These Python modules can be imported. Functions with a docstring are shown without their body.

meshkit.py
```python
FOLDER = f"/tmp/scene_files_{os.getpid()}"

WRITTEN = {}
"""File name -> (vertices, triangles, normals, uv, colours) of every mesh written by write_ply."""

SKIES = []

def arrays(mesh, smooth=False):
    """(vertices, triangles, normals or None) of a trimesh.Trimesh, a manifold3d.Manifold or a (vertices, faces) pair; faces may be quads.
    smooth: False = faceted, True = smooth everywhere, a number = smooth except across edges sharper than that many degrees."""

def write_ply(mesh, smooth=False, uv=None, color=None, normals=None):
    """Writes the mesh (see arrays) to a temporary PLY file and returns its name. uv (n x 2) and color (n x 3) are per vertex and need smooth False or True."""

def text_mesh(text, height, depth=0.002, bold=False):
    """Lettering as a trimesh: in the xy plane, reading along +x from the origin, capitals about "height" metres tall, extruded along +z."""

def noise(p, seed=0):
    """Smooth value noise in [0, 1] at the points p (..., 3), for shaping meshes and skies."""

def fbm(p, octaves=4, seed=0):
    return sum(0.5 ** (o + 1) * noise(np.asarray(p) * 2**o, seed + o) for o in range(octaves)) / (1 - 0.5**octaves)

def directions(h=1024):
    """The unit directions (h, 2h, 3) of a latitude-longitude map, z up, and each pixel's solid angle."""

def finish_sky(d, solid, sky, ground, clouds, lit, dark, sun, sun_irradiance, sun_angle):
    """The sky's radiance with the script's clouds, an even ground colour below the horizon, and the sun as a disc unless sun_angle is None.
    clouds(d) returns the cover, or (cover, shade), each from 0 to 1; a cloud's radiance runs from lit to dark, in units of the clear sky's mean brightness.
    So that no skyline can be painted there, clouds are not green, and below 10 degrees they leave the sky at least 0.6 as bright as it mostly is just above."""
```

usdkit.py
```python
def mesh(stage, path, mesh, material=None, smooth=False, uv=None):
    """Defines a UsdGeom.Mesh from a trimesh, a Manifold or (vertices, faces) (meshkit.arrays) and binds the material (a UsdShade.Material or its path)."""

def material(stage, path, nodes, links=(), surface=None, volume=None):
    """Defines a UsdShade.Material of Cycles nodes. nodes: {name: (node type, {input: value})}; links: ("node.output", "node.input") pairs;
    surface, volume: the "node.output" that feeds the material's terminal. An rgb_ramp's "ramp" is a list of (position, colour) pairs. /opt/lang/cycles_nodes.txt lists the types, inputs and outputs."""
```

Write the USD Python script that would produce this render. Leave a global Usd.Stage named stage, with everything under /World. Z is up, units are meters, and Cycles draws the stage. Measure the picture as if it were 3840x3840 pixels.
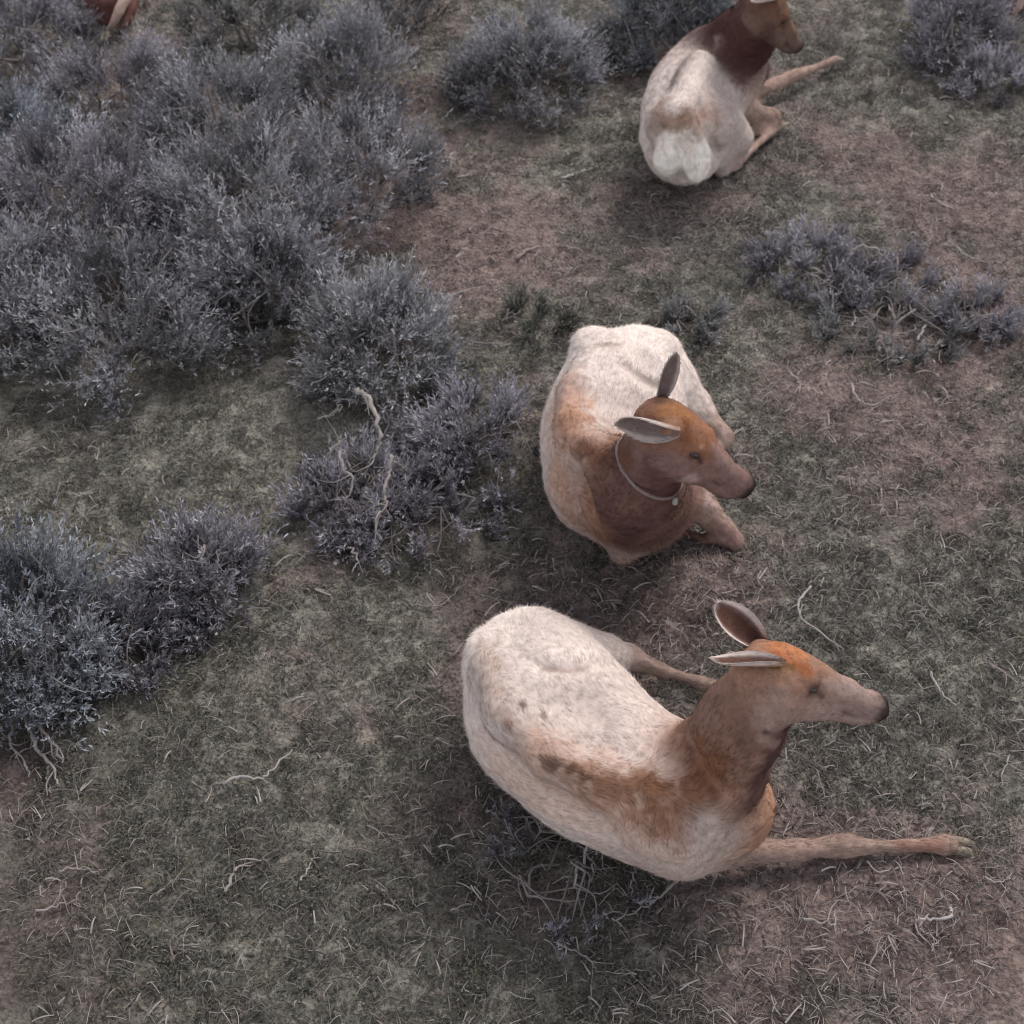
import math
import numpy as np
import usdkit
import meshkit
from pxr import Usd, UsdGeom, UsdShade, UsdLux, Sdf, Gf, Vt

stage = Usd.Stage.CreateInMemory()
UsdGeom.SetStageUpAxis(stage, UsdGeom.Tokens.z)
UsdGeom.SetStageMetersPerUnit(stage, 1.0)
UsdGeom.Xform.Define(stage, '/World')
UsdGeom.Scope.Define(stage, '/World/Looks')

# ------------------------------------------------------------------ camera
CAM_H, PITCH, FPX = 4.0, math.radians(45.0), 1450.0
EXPOSURE = 1.13
cam = UsdGeom.Camera.Define(stage, '/World/camera')
cam.CreateHorizontalApertureAttr(36.0)
cam.CreateVerticalApertureAttr(36.0)
cam.CreateFocalLengthAttr(36.0 * FPX / 1024.0)
cam.CreateClippingRangeAttr(Gf.Vec2f(0.05, 5000))
cam.CreateFStopAttr(4.6)
cam.CreateFocusDistanceAttr(3.85)
cam.CreateExposureAttr(EXPOSURE)
cx = UsdGeom.Xformable(cam)
cx.AddTranslateOp().Set(Gf.Vec3d(0, 0, CAM_H))
cx.AddRotateXOp().Set(90.0 - math.degrees(PITCH))
EYE = np.array([0, 0, CAM_H])
FWD = np.array([0, math.cos(PITCH), -math.sin(PITCH)])
UPV = np.array([0, math.sin(PITCH), math.cos(PITCH)])

# ------------------------------------------------------------------ sky and sun (soft, overcast evening)
SUN_AZ, SUN_EL = math.radians(38.0), math.radians(52.0)      # azimuth from +y towards +x
SKY_STRENGTH, SUN_INTENSITY, SUN_ANGLE = 0.085, 0.40, 30.0
SUN_DIR = np.array([math.sin(SUN_AZ) * math.cos(SUN_EL), math.cos(SUN_AZ) * math.cos(SUN_EL), math.sin(SUN_EL)])
sky_mat = usdkit.material(stage, '/World/Looks/sky_look', {
    'sky': ('sky_texture', {'sky_type': 'single_scattering', 'sun_disc': False, 'sun_elevation': SUN_EL, 'sun_rotation': SUN_AZ}),
    'tc': ('texture_coordinate', {}),
    'n': ('noise_texture', {'scale': 2.2, 'detail': 5, 'roughness': 0.55}),
    'cover': ('rgb_ramp', {'ramp': [(0.30, (0.45, 0.45, 0.45)), (0.62, (0.85, 0.85, 0.85))]}),
    'mx': ('mix_color', {'blend_type': 'mix', 'b': (5.35, 5.15, 5.3)}),
    'bg': ('background_shader', {'strength': SKY_STRENGTH}),
}, [('tc.generated', 'n.vector'), ('n.fac', 'cover.fac'), ('cover.color', 'mx.fac'), ('sky.color', 'mx.a'),
    ('mx.result', 'bg.color')], surface='bg.background')
dome = UsdLux.DomeLight.Define(stage, '/World/sky')
dome.GetPrim().SetCustomDataByKey('label', 'soft grey overcast evening sky')
dome.GetPrim().SetCustomDataByKey('kind', 'structure')
UsdShade.MaterialBindingAPI.Apply(dome.GetPrim()).Bind(sky_mat)
sun = UsdLux.DistantLight.Define(stage, '/World/sun')
sun.CreateIntensityAttr(SUN_INTENSITY)
sun.CreateAngleAttr(SUN_ANGLE)
sun.CreateColorAttr(Gf.Vec3f(1.0, 0.93, 0.87))
sun.CreateNormalizeAttr(True)
sx = UsdGeom.Xformable(sun)
sx.AddRotateZOp().Set(-math.degrees(SUN_AZ))
sx.AddRotateXOp().Set(-(90.0 - math.degrees(SUN_EL)))

# ------------------------------------------------------------------ helpers
def U(px, py, z=0.0):
    """A photograph pixel (1024 wide) and a height above the ground -> the point in the world."""
    d = FWD + (px - 512) / FPX * np.array([1.0, 0, 0]) + (512 - py) / FPX * UPV
    return EYE + d * ((z - CAM_H) / d[2])

def project(p):
    q = np.asarray(p) - EYE
    dep = q @ FWD
    return np.stack([512 + FPX * q[..., 0] / dep, 512 - FPX * (q @ UPV) / dep], -1), dep

def V(*a):
    return np.array(a, float)

def unit(v):
    v = np.asarray(v, float)
    return v / max(np.linalg.norm(v), 1e-9)

used = {}
def numbered(parent, name):
    k = used.get((parent, name), 0)
    used[(parent, name)] = k + 1
    return f'{parent}/{name}' if k == 0 else f'{parent}/{name}_{k:03d}'

def tag(prim, label=None, cat=None, group=None, kind=None):
    for k, v in (('label', label), ('category', cat), ('group', group), ('kind', kind)):
        if v:
            prim.SetCustomDataByKey(k, v)
    return prim

def thing(name, label, cat, loc, group=None):
    x = UsdGeom.Xform.Define(stage, numbered('/World', name))
    x.AddTranslateOp().Set(Gf.Vec3d(*map(float, loc)))
    return tag(x.GetPrim(), label, cat, group)

def put(parent, name, v, f, mat, smooth=True, col=None, kind=None, label=None):
    """One Mesh prim under parent (a prim or a path); triangle faces; col = per-vertex colour primvar."""
    path = numbered(str(parent.GetPath()) if hasattr(parent, 'GetPath') else parent, name)
    v = np.asarray(v, float); f = np.asarray(f, int)
    m = usdkit.mesh(stage, path, (v, f), mat, smooth=smooth)
    if col is not None:
        UsdGeom.PrimvarsAPI(m).CreatePrimvar('col', Sdf.ValueTypeNames.Color3fArray, 'vertex').Set(Vt.Vec3fArray.FromNumpy(np.asarray(col, np.float32)))
    return tag(m.GetPrim(), label, None, None, kind)

def catm(pts, n=6):
    """Catmull-Rom through the points."""
    p = np.asarray(pts, float)
    if len(p) < 3:
        t = np.linspace(0, 1, n + 1)[:, None]
        return p[0] * (1 - t) + p[-1] * t
    q = np.vstack([2 * p[0] - p[1], p, 2 * p[-1] - p[-2]])
    out = []
    for i in range(1, len(q) - 2):
        for t in np.linspace(0, 1, n, endpoint=False):
            a, b, c, d = q[i - 1], q[i], q[i + 1], q[i + 2]
            out.append(0.5 * (2 * b + (c - a) * t + (2 * a - 5 * b + 4 * c - d) * t * t + (3 * b - a - 3 * c + d) * t ** 3))
    out.append(p[-1])
    return np.array(out)

def tube(pts, r0, r1=None, sides=5, rng=None, rough=0.0):
    p = np.asarray(pts, float); n = len(p)
    r = np.linspace(r0, r0 if r1 is None else r1, n)
    if rng is not None and rough:
        r = r * (1 + rough * rng.uniform(-1, 1, n))
    t = np.gradient(p, axis=0); t /= np.maximum(np.linalg.norm(t, axis=1, keepdims=True), 1e-9)
    ref = np.where(np.abs(t[:, 2:3]) > 0.9, [[1.0, 0, 0]], [[0, 0, 1.0]])
    a = np.cross(t, ref); a /= np.maximum(np.linalg.norm(a, axis=1, keepdims=True), 1e-9)
    b = np.cross(t, a)
    ang = np.arange(sides) / sides * 2 * np.pi
    v = p[:, None] + r[:, None, None] * (np.cos(ang)[None, :, None] * a[:, None] + np.sin(ang)[None, :, None] * b[:, None])
    v = np.vstack([v.reshape(-1, 3), p[:1], p[-1:]])
    f = []
    for i in range(n - 1):
        for j in range(sides):
            k = (j + 1) % sides
            A, B, C, D = i * sides + j, i * sides + k, (i + 1) * sides + k, (i + 1) * sides + j
            f += [(A, B, C), (A, C, D)]
    e0, e1 = n * sides, n * sides + 1
    for j in range(sides):
        k = (j + 1) % sides
        f += [(e0, k, j), (e1, (n - 1) * sides + j, (n - 1) * sides + k)]
    return v, np.array(f)

def join(parts):
    v, f, k = [], [], 0
    for a, b in parts:
        v.append(a); f.append(np.asarray(b) + k); k += len(a)
    return np.vstack(v), np.vstack(f)

# ------------------------------------------------------------------ materials
def coloured(name, rough=0.85, bump_scale=None, bump=0.3, translucent=0.0, island=0.0, sheen=0.0, dist=0.004, spec=0.08):
    """A look whose base colour is the mesh's own colour primvar, broken up by noise."""
    n = {'a': ('attribute', {'attribute': 'col'}), 'g': ('geometry', {}),
         'n1': ('noise_texture', {'scale': 38.0, 'detail': 4, 'roughness': 0.65}),
         'r1': ('map_range', {'from_min': 0.3, 'from_max': 0.7, 'to_min': 0.64, 'to_max': 0.92}),
         'm': ('vector_math', {'math_type': 'scale'}),
         'p': ('principled_bsdf', {'roughness': rough, 'specular_ior_level': spec, 'sheen_weight': sheen, 'sheen_roughness': 0.6})}
    l = [('g.position', 'n1.vector'), ('n1.fac', 'r1.value'), ('a.vector', 'm.vector1')]
    if island:
        n['ri'] = ('map_range', {'from_min': 0, 'from_max': 1, 'to_min': 1 - island, 'to_max': 1 + island})
        n['mu'] = ('math', {'math_type': 'multiply'})
        l += [('g.random_per_island', 'ri.value'), ('ri.result', 'mu.value1'), ('r1.result', 'mu.value2'), ('mu.value', 'm.scale')]
    else:
        l += [('r1.result', 'm.scale')]
    l += [('m.vector', 'p.base_color')]
    if bump_scale:
        n['n2'] = ('noise_texture', {'scale': bump_scale, 'detail': 3, 'roughness': 0.6})
        n['b'] = ('bump', {'strength': bump, 'distance': dist})
        l += [('g.position', 'n2.vector'), ('n2.fac', 'b.height'), ('b.normal', 'p.normal')]
    out = 'p.BSDF'
    if translucent:
        n['t'] = ('translucent_bsdf', {}); n['x'] = ('mix_closure', {'fac': translucent})
        l += [('m.vector', 't.color'), ('p.BSDF', 'x.closure1'), ('t.BSDF', 'x.closure2')]
        out = 'x.closure'
    return usdkit.material(stage, '/World/Looks/' + name, n, l, surface=out)

M_COAT = coloured('elk_coat', 0.9, 110.0, 0.18, dist=0.004)
M_FUR = coloured('elk_fur', 0.9, island=0.09)
M_LEAF = coloured('sage_leaf', 0.8, translucent=0.15, island=0.16)
M_BARK = coloured('grey_bark', 0.9, 220.0, 0.6, island=0.12)
M_GRASS = coloured('dry_grass', 0.85, translucent=0.15, island=0.35)
def plain(name, col, rough=0.5, spec=0.5):
    return usdkit.material(stage, '/World/Looks/' + name, {
        'g': ('geometry', {}), 'n': ('noise_texture', {'scale': 90.0, 'detail': 3}),
        'r': ('rgb_ramp', {'ramp': [(0.3, tuple(c * 0.75 for c in col)), (0.7, tuple(c * 1.2 for c in col))]}),
        'p': ('principled_bsdf', {'roughness': rough, 'specular_ior_level': spec})},
        [('g.position', 'n.vector'), ('n.fac', 'r.fac'), ('r.color', 'p.base_color')], surface='p.BSDF')
M_EYE = plain('eye_dark', (0.012, 0.009, 0.008), 0.12, 0.6)
M_HOOF = plain('hoof_horn', (0.22, 0.19, 0.14), 0.6, 0.3)
M_COLLAR = plain('collar_strap', (0.16, 0.125, 0.118), 0.7, 0.3)
M_TAG = plain('collar_tag', (0.22, 0.235, 0.22), 0.5, 0.4)

# ------------------------------------------------------------------ ground
SOIL = [  # px, py, radius in m, strength (+ bare reddish soil, - grey green cover)
    (440, 240, .75, 1.2), (520, 205, .5, .5), (620, 215, .6, .6), (480, 310, .4, .5), (960, 90, .5, -.2), (700, 205, .4, .6), (860, 130, .45, .7),
    (980, 230, .7, .8), (930, 180, .6, .6), (1010, 330, .5, .7), (880, 440, .5, .6), (980, 470, .6, .6), (850, 395, .3, .5), (660, 590, .45, 1.0), (600, 620, .4, .9),
    (720, 560, .35, .7), (820, 770, .3, .5), (900, 930, .45, .8), (960, 990, .5, .9), (780, 900, .35, .8), (1010, 900, .35, .6), (700, 930, .3, .5), (850, 860, .3, .5),
    (30, 830, .4, .5), (60, 900, .4, .6), (20, 780, .3, .5), (470, 690, .3, .3), (320, 700, .25, .4), (265, 570, .25, .4), (300, 530, .3, .4), (290, 300, .3, .5),
    (240, 430, .4, -.3), (160, 480, .5, -.5), (60, 430, .4, -.4), (540, 150, .6, -.4), (680, 250, .5, -.2), (740, 340, .5, -.3), (800, 200, .35, -.7), (900, 600, .5, -.4),
    (960, 640, .5, -.4), (1000, 560, .4, -.3), (300, 850, .6, -.4), (250, 950, .5, -.4), (500, 980, .6, -.5), (400, 640, .5, -.4), (450, 60, .5, -.5), (900, 40, .4, -.5),
    (650, 985, .4, -.5), (180, 760, .4, -.5), (880, 1000, .25, -.9)]
SOILW = np.array([[*U(a, b)[:2], r, s] for a, b, r, s in SOIL])

def soil_mask(x, y):
    p = np.stack([x, y, np.zeros_like(x)], -1)
    m = 0.34 + 1.3 * (meshkit.fbm(p * 1.6, 4, 5) - 0.5) + 0.9 * (meshkit.fbm(p * 6.0, 3, 9) - 0.5)
    for a, b, r, s in SOILW:
        m = m + 0.55 * s * np.exp(-((x - a) ** 2 + (y - b) ** 2) / (0.6 * r * r))
    return np.clip((m - .5) * 1.7 + .5, 0, 1)

def ground_z(x, y):
    p = np.stack([x, y, np.zeros_like(x)], -1)
    near = np.exp(-np.maximum(np.hypot(x, y - 5) - 8, 0) / 10)
    z = 0.16 * (meshkit.fbm(p * 0.55, 2, 1) - 0.5) * near
    z = z + 0.055 * (meshkit.fbm(p * 3.0, 3, 2) - 0.5) * near
    z = z + (0.042 * (meshkit.fbm(p * 14.0, 2, 3) - 0.5) + 0.028 * (meshkit.noise(p * 42.0, 4) - 0.5)) * near
    far = np.maximum(np.hypot(x, y - 5) - 14, 0)
    return z + 0.02 * far * (meshkit.noise(p * 0.05, 7) - 0.5) * 2

def axis(lo, hi, step, far):
    mid = np.arange(lo, hi + step / 2, step)
    g = step * 1.35 ** np.arange(1, 60); g = np.cumsum(g); g = g[g < far]
    return np.concatenate([lo - g[::-1], mid, hi + g])
gx, gy = axis(-3.9, 3.9, 0.0165, 900), axis(1.3, 10.2, 0.0165, 900)
GX, GY = np.meshgrid(gx, gy)
GZ = ground_z(GX, GY)
GM = soil_mask(GX, GY)
nx, ny = len(gx), len(gy)
idx = np.arange(nx * ny).reshape(ny, nx)
q = np.stack([idx[:-1, :-1], idx[:-1, 1:], idx[1:, 1:], idx[1:, :-1]], -1).reshape(-1, 4)
gf = np.vstack([q[:, [0, 1, 2]], q[:, [0, 2, 3]]])
pp = np.stack([GX, GY, 0 * GX], -1)
t1 = meshkit.fbm(pp * 9, 3, 21)[..., None]; t2 = meshkit.fbm(pp * 30, 2, 22)[..., None]
green = V(.18, .18, .15) * (1 - t1) + V(.29, .28, .24) * t1
soil = V(.185, .142, .128) * (1 - t1) + V(.29, .23, .208) * t1
gcol = green * (1 - GM[..., None]) + soil * GM[..., None]
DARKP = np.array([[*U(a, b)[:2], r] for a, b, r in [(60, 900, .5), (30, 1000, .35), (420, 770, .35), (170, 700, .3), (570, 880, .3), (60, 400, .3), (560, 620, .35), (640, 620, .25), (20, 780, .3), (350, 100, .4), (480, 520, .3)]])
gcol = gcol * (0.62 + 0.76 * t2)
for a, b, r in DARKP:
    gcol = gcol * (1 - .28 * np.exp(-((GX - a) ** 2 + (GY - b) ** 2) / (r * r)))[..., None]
M_GROUND = usdkit.material(stage, '/World/Looks/ground_look', {
    'a': ('attribute', {'attribute': 'col'}), 'g': ('geometry', {}),
    'n1': ('noise_texture', {'scale': 75.0, 'detail': 6, 'roughness': 0.7}),
    'r1': ('rgb_ramp', {'ramp': [(0.28, (0.22, 0.20, 0.23)), (0.48, (0.74, 0.73, 0.74)), (0.72, (1.3, 1.27, 1.24))]}),
    'm': ('vector_math', {'math_type': 'multiply'}),
    'v': ('voronoi_texture', {'scale': 60.0, 'feature': 'f1'}),
    'ad': ('math', {'math_type': 'add'}),
    'b': ('bump', {'strength': 0.9, 'distance': 0.012}),
    'p': ('principled_bsdf', {'roughness': 0.95, 'specular_ior_level': 0.1})},
    [('g.position', 'n1.vector'), ('g.position', 'v.vector'), ('n1.fac', 'r1.fac'), ('a.vector', 'm.vector1'), ('r1.color', 'm.vector2'), ('m.vector', 'p.base_color'),
     ('n1.fac', 'ad.value1'), ('v.distance', 'ad.value2'), ('ad.value', 'b.height'), ('b.normal', 'p.normal')], surface='p.BSDF')
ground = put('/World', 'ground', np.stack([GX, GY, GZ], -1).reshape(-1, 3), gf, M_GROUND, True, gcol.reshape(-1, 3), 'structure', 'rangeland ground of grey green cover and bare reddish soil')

def gz(x, y):
    return float(ground_z(np.array([x]), np.array([y]))[0])

def G(px, py, up=0.0):
    """The ground point seen at a pixel, raised by up."""
    p = U(px, py, 0)
    for _ in range(3):
        p = U(px, py, gz(p[0], p[1]) + up)
    return p

# ------------------------------------------------------------------ grass, straw and litter (nobody could count them)
def blade_tuft(rng, n, length, spread, lean, width, cols):
    """Bent blades of grass: three-segment tapering ribbons."""
    a = rng.uniform(0, 2 * np.pi, n); rad = spread * np.sqrt(rng.uniform(0, 1, n))
    base = np.stack([rad * np.cos(a), rad * np.sin(a), np.full(n, -0.004)], -1)
    b = rng.uniform(0, 2 * np.pi, n); L = length * rng.uniform(.45, 1.25, n); le = lean * rng.uniform(.4, 1.3, n)
    d = np.stack([np.cos(b) * np.sin(le), np.sin(b) * np.sin(le), np.cos(le)], -1)
    le2 = np.clip(le + rng.uniform(.2, 1.1, n), 0, 1.75); b2 = b + rng.normal(0, .5, n)
    d2 = np.stack([np.cos(b2) * np.sin(le2), np.sin(b2) * np.sin(le2), np.cos(le2)], -1)
    side = np.cross(d, rng.normal(0, 1, (n, 3))); side /= np.linalg.norm(side, axis=1, keepdims=True)
    w = (width * rng.uniform(.6, 1.4, n))[:, None]
    p1 = base + d * (L * .5)[:, None]; p2 = p1 + d2 * (L * .5)[:, None]
    v = np.stack([base - side * w, base + side * w, p1 - side * w * .8, p1 + side * w * .8, p2], 1)
    f = np.array([[0, 1, 3], [0, 3, 2], [2, 3, 4]])
    F = (np.arange(n)[:, None, None] * 5 + f[None]).reshape(-1, 3)
    c = np.asarray(cols)[rng.integers(0, len(cols), n)] * rng.uniform(.7, 1.3, (n, 1))
    return v.reshape(-1, 3), F, np.repeat(c, 5, axis=0)

def curl_litter(rng, n, size, r, cols):
    """Curled straws and thin twigs lying about."""
    parts, cs = [], []
    for i in range(n):
        L = rng.uniform(.015, .085); a = rng.uniform(0, 2 * np.pi); k = rng.normal(0, 8) if rng.random() < .6 else rng.normal(0, 1.5)
        s = np.linspace(0, L, 5)
        th = a + k * s
        x = np.cumsum(np.cos(th)) * L / 5; y = np.cumsum(np.sin(th)) * L / 5
        o = rng.uniform(-size, size, 2)
        z = 0.008 + 0.012 * rng.random() + 0.012 * np.sin(np.linspace(0, np.pi, 5)) * rng.random()
        rr = r * rng.choice([.6, .9, 1.3, 2.0], p=[.35, .35, .2, .1])
        v, f = tube(np.stack([x + o[0], y + o[1], np.broadcast_to(z, 5)], -1), rr, rr * .5, 3)
        parts.append((v, f)); cs.append(np.repeat(np.asarray(cols)[[rng.integers(0, len(cols))]] * rng.uniform(.7, 1.3), len(v), axis=0))
    v, f = join(parts)
    return v, f, np.vstack(cs)

def scatter(name, label, protos, pos, scl, rot, pid, mat, cat):
    pi = UsdGeom.PointInstancer.Define(stage, '/World/' + name)
    targets = []
    for k, (v, f, c) in enumerate(protos):
        m = put(str(pi.GetPath()), 'clump', v, f, mat, False, c)
        targets.append(m.GetPath())
    pi.CreatePrototypesRel().SetTargets(targets)
    pi.CreatePositionsAttr(Vt.Vec3fArray.FromNumpy(pos.astype(np.float32)))
    pi.CreateScalesAttr(Vt.Vec3fArray.FromNumpy(np.repeat(scl[:, None], 3, 1).astype(np.float32)))
    qs = np.stack([np.cos(rot / 2), 0 * rot, 0 * rot, np.sin(rot / 2)], -1)
    pi.CreateOrientationsAttr(Vt.QuathArray([Gf.Quath(float(a), float(b), float(c), float(d)) for a, b, c, d in qs]))
    pi.CreateProtoIndicesAttr(Vt.IntArray.FromNumpy(pid.astype(np.int32)))
    tag(pi.GetPrim(), label, cat, None, 'stuff')

def random_spots(rng, n, lo=1.55, hi=9.6):
    y = rng.uniform(lo, hi, n); half = 0.60 + 0.42 * y * 0.95
    x = rng.uniform(-1, 1, n) * half
    return x, y

rng = np.random.default_rng(11)
GREENS = [(.20, .205, .175), (.24, .236, .203), (.16, .17, .148), (.285, .272, .235)]
STRAWS = [(.42, .38, .34), (.36, .32, .29), (.30, .26, .25), (.47, .43, .38)]
OLIVES = [(.16, .162, .095), (.20, .19, .12), (.25, .22, .15)]
protos = [blade_tuft(rng, 40, .032, .055, 1.0, .0016, GREENS) for _ in range(4)]
protos += [blade_tuft(rng, 30, .05, .05, .95, .0012, GREENS + STRAWS[1:3] + OLIVES) for _ in range(3)]
protos += [blade_tuft(rng, 12, .05, .05, 1.3, .0016, STRAWS) for _ in range(2)]
def leaf_mat(rng, n, spread, cols):
    """A low mat of small blunt leaves."""
    a = rng.uniform(0, 6.28, n); r = spread * np.sqrt(rng.random(n))
    o = np.stack([r * np.cos(a), r * np.sin(a), .004 + .016 * rng.random(n) * (1 - r / spread)], -1)
    d = rng.normal(0, 1, (n, 3)); d[:, 2] = np.abs(d[:, 2]) * .5 + .1; d /= np.linalg.norm(d, axis=1, keepdims=True)
    w = np.cross(d, rng.normal(0, 1, (n, 3))); w /= np.linalg.norm(w, axis=1, keepdims=True)
    L = rng.uniform(.006, .013, (n, 1))
    v = np.stack([o, o + d * L * .6 - w * L * .32, o + d * L, o + d * L * .6 + w * L * .32], 1).reshape(-1, 3)
    f = (np.arange(n)[:, None, None] * 4 + np.array([[0, 1, 2], [0, 2, 3]])).reshape(-1, 3)
    return v, f, np.repeat(np.asarray(cols)[rng.integers(0, len(cols), n)] * rng.uniform(.7, 1.3, (n, 1)), 4, 0)
protos += [blade_tuft(rng, 14, .08, .05, 1.45, .0017, STRAWS) for _ in range(2)]
protos += [leaf_mat(rng, 70, .06, GREENS) for _ in range(3)] + [leaf_mat(rng, 60, .05, OLIVES + GREENS[:2])]
x, y = random_spots(rng, 20000)
m = soil_mask(x, y)
keep = rng.random(len(x)) > m * 0.93
x, y, m = x[keep], y[keep], m[keep]
pid = rng.choice(15, len(x), p=[.08, .08, .08, .08, .07, .07, .06, .03, .03, .02, .02, .10, .10, .10, .08])
scatter('grass', 'short grey green grass and dry blades matted over the ground', protos, np.stack([x, y, ground_z(x, y)], -1), rng.uniform(.55, 1.35, len(x)), rng.uniform(0, 6.28, len(x)), pid, M_GRASS, 'grass')
lit = [curl_litter(rng, 26, .13, .0015, [(.52, .465, .43), (.38, .33, .31), (.20, .165, .16), (.62, .56, .52), (.13, .11, .11)]) for _ in range(6)]
x, y = random_spots(rng, 5200)
m = soil_mask(x, y)
keep = rng.random(len(x)) < .28 + .40 * m + .45 * (x > .3)
x, y = x[keep], y[keep]
scatter('straw_litter', 'dead straw, bark bits and thin twigs strewn over the ground', lit, np.stack([x, y, ground_z(x, y)], -1), rng.uniform(.6, 1.3, len(x)), rng.uniform(0, 6.28, len(x)), rng.integers(0, 6, len(x)), M_GRASS, 'litter')

# ------------------------------------------------------------------ sagebrush
LAV = np.array([(.36, .358, .385), (.295, .29, .325), (.42, .418, .44), (.335, .34, .35)])
PALE = np.array([(.36, .365, .38), (.30, .305, .325), (.41, .41, .425)])
BLUE = np.array([(.235, .26, .295), (.29, .31, .34), (.34, .355, .385)])
MAUVE = np.array([(.335, .32, .355), (.265, .25, .29), (.395, .382, .41)])
GREY = np.array([(.27, .27, .27), (.225, .23, .225), (.33, .325, .32)])
BARK = V(.34, .305, .295)

def leaf_cloud(rng, origin, dirs, L, per, pal, wid, tone):
    """Shoots (origin, direction, length) each set with narrow upward leaves. All arrays."""
    n = len(origin)
    t = rng.uniform(.1, 1.05, (n, per))
    bend = rng.normal(0, .22, (n, 1, 3))
    p = origin[:, None] + dirs[:, None] * (L[:, None] * t)[..., None] + bend * (L[:, None] * t * t)[..., None] * .6
    ld = dirs[:, None] + rng.normal(0, .42, (n, per, 3)); ld[..., 2] += .12
    ld /= np.linalg.norm(ld, axis=-1, keepdims=True)
    side = np.cross(ld, rng.normal(0, 1, (n, per, 3))); side /= np.maximum(np.linalg.norm(side, axis=-1, keepdims=True), 1e-6)
    ll = rng.uniform(.014, .036, (n, per, 1)); w = wid * rng.uniform(.6, 1.4, (n, per, 1))
    v = np.stack([p, p + ld * ll * .6 - side * w, p + ld * ll, p + ld * ll * .6 + side * w], 2).reshape(-1, 3)
    k = np.arange(n * per)[:, None, None] * 4
    f = (k + np.array([[0, 1, 2], [0, 2, 3]])).reshape(-1, 3)
    c = pal[rng.integers(0, len(pal), n)][:, None] * tone[:, None, None] * (0.42 + 0.98 * t)[..., None] * rng.uniform(.85, 1.15, (n, per, 1))  # leaf colour darkens towards the shoot base, painting in the bush's inner shade
    return v, f, np.repeat(c.reshape(-1, 3), 4, axis=0)

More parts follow.
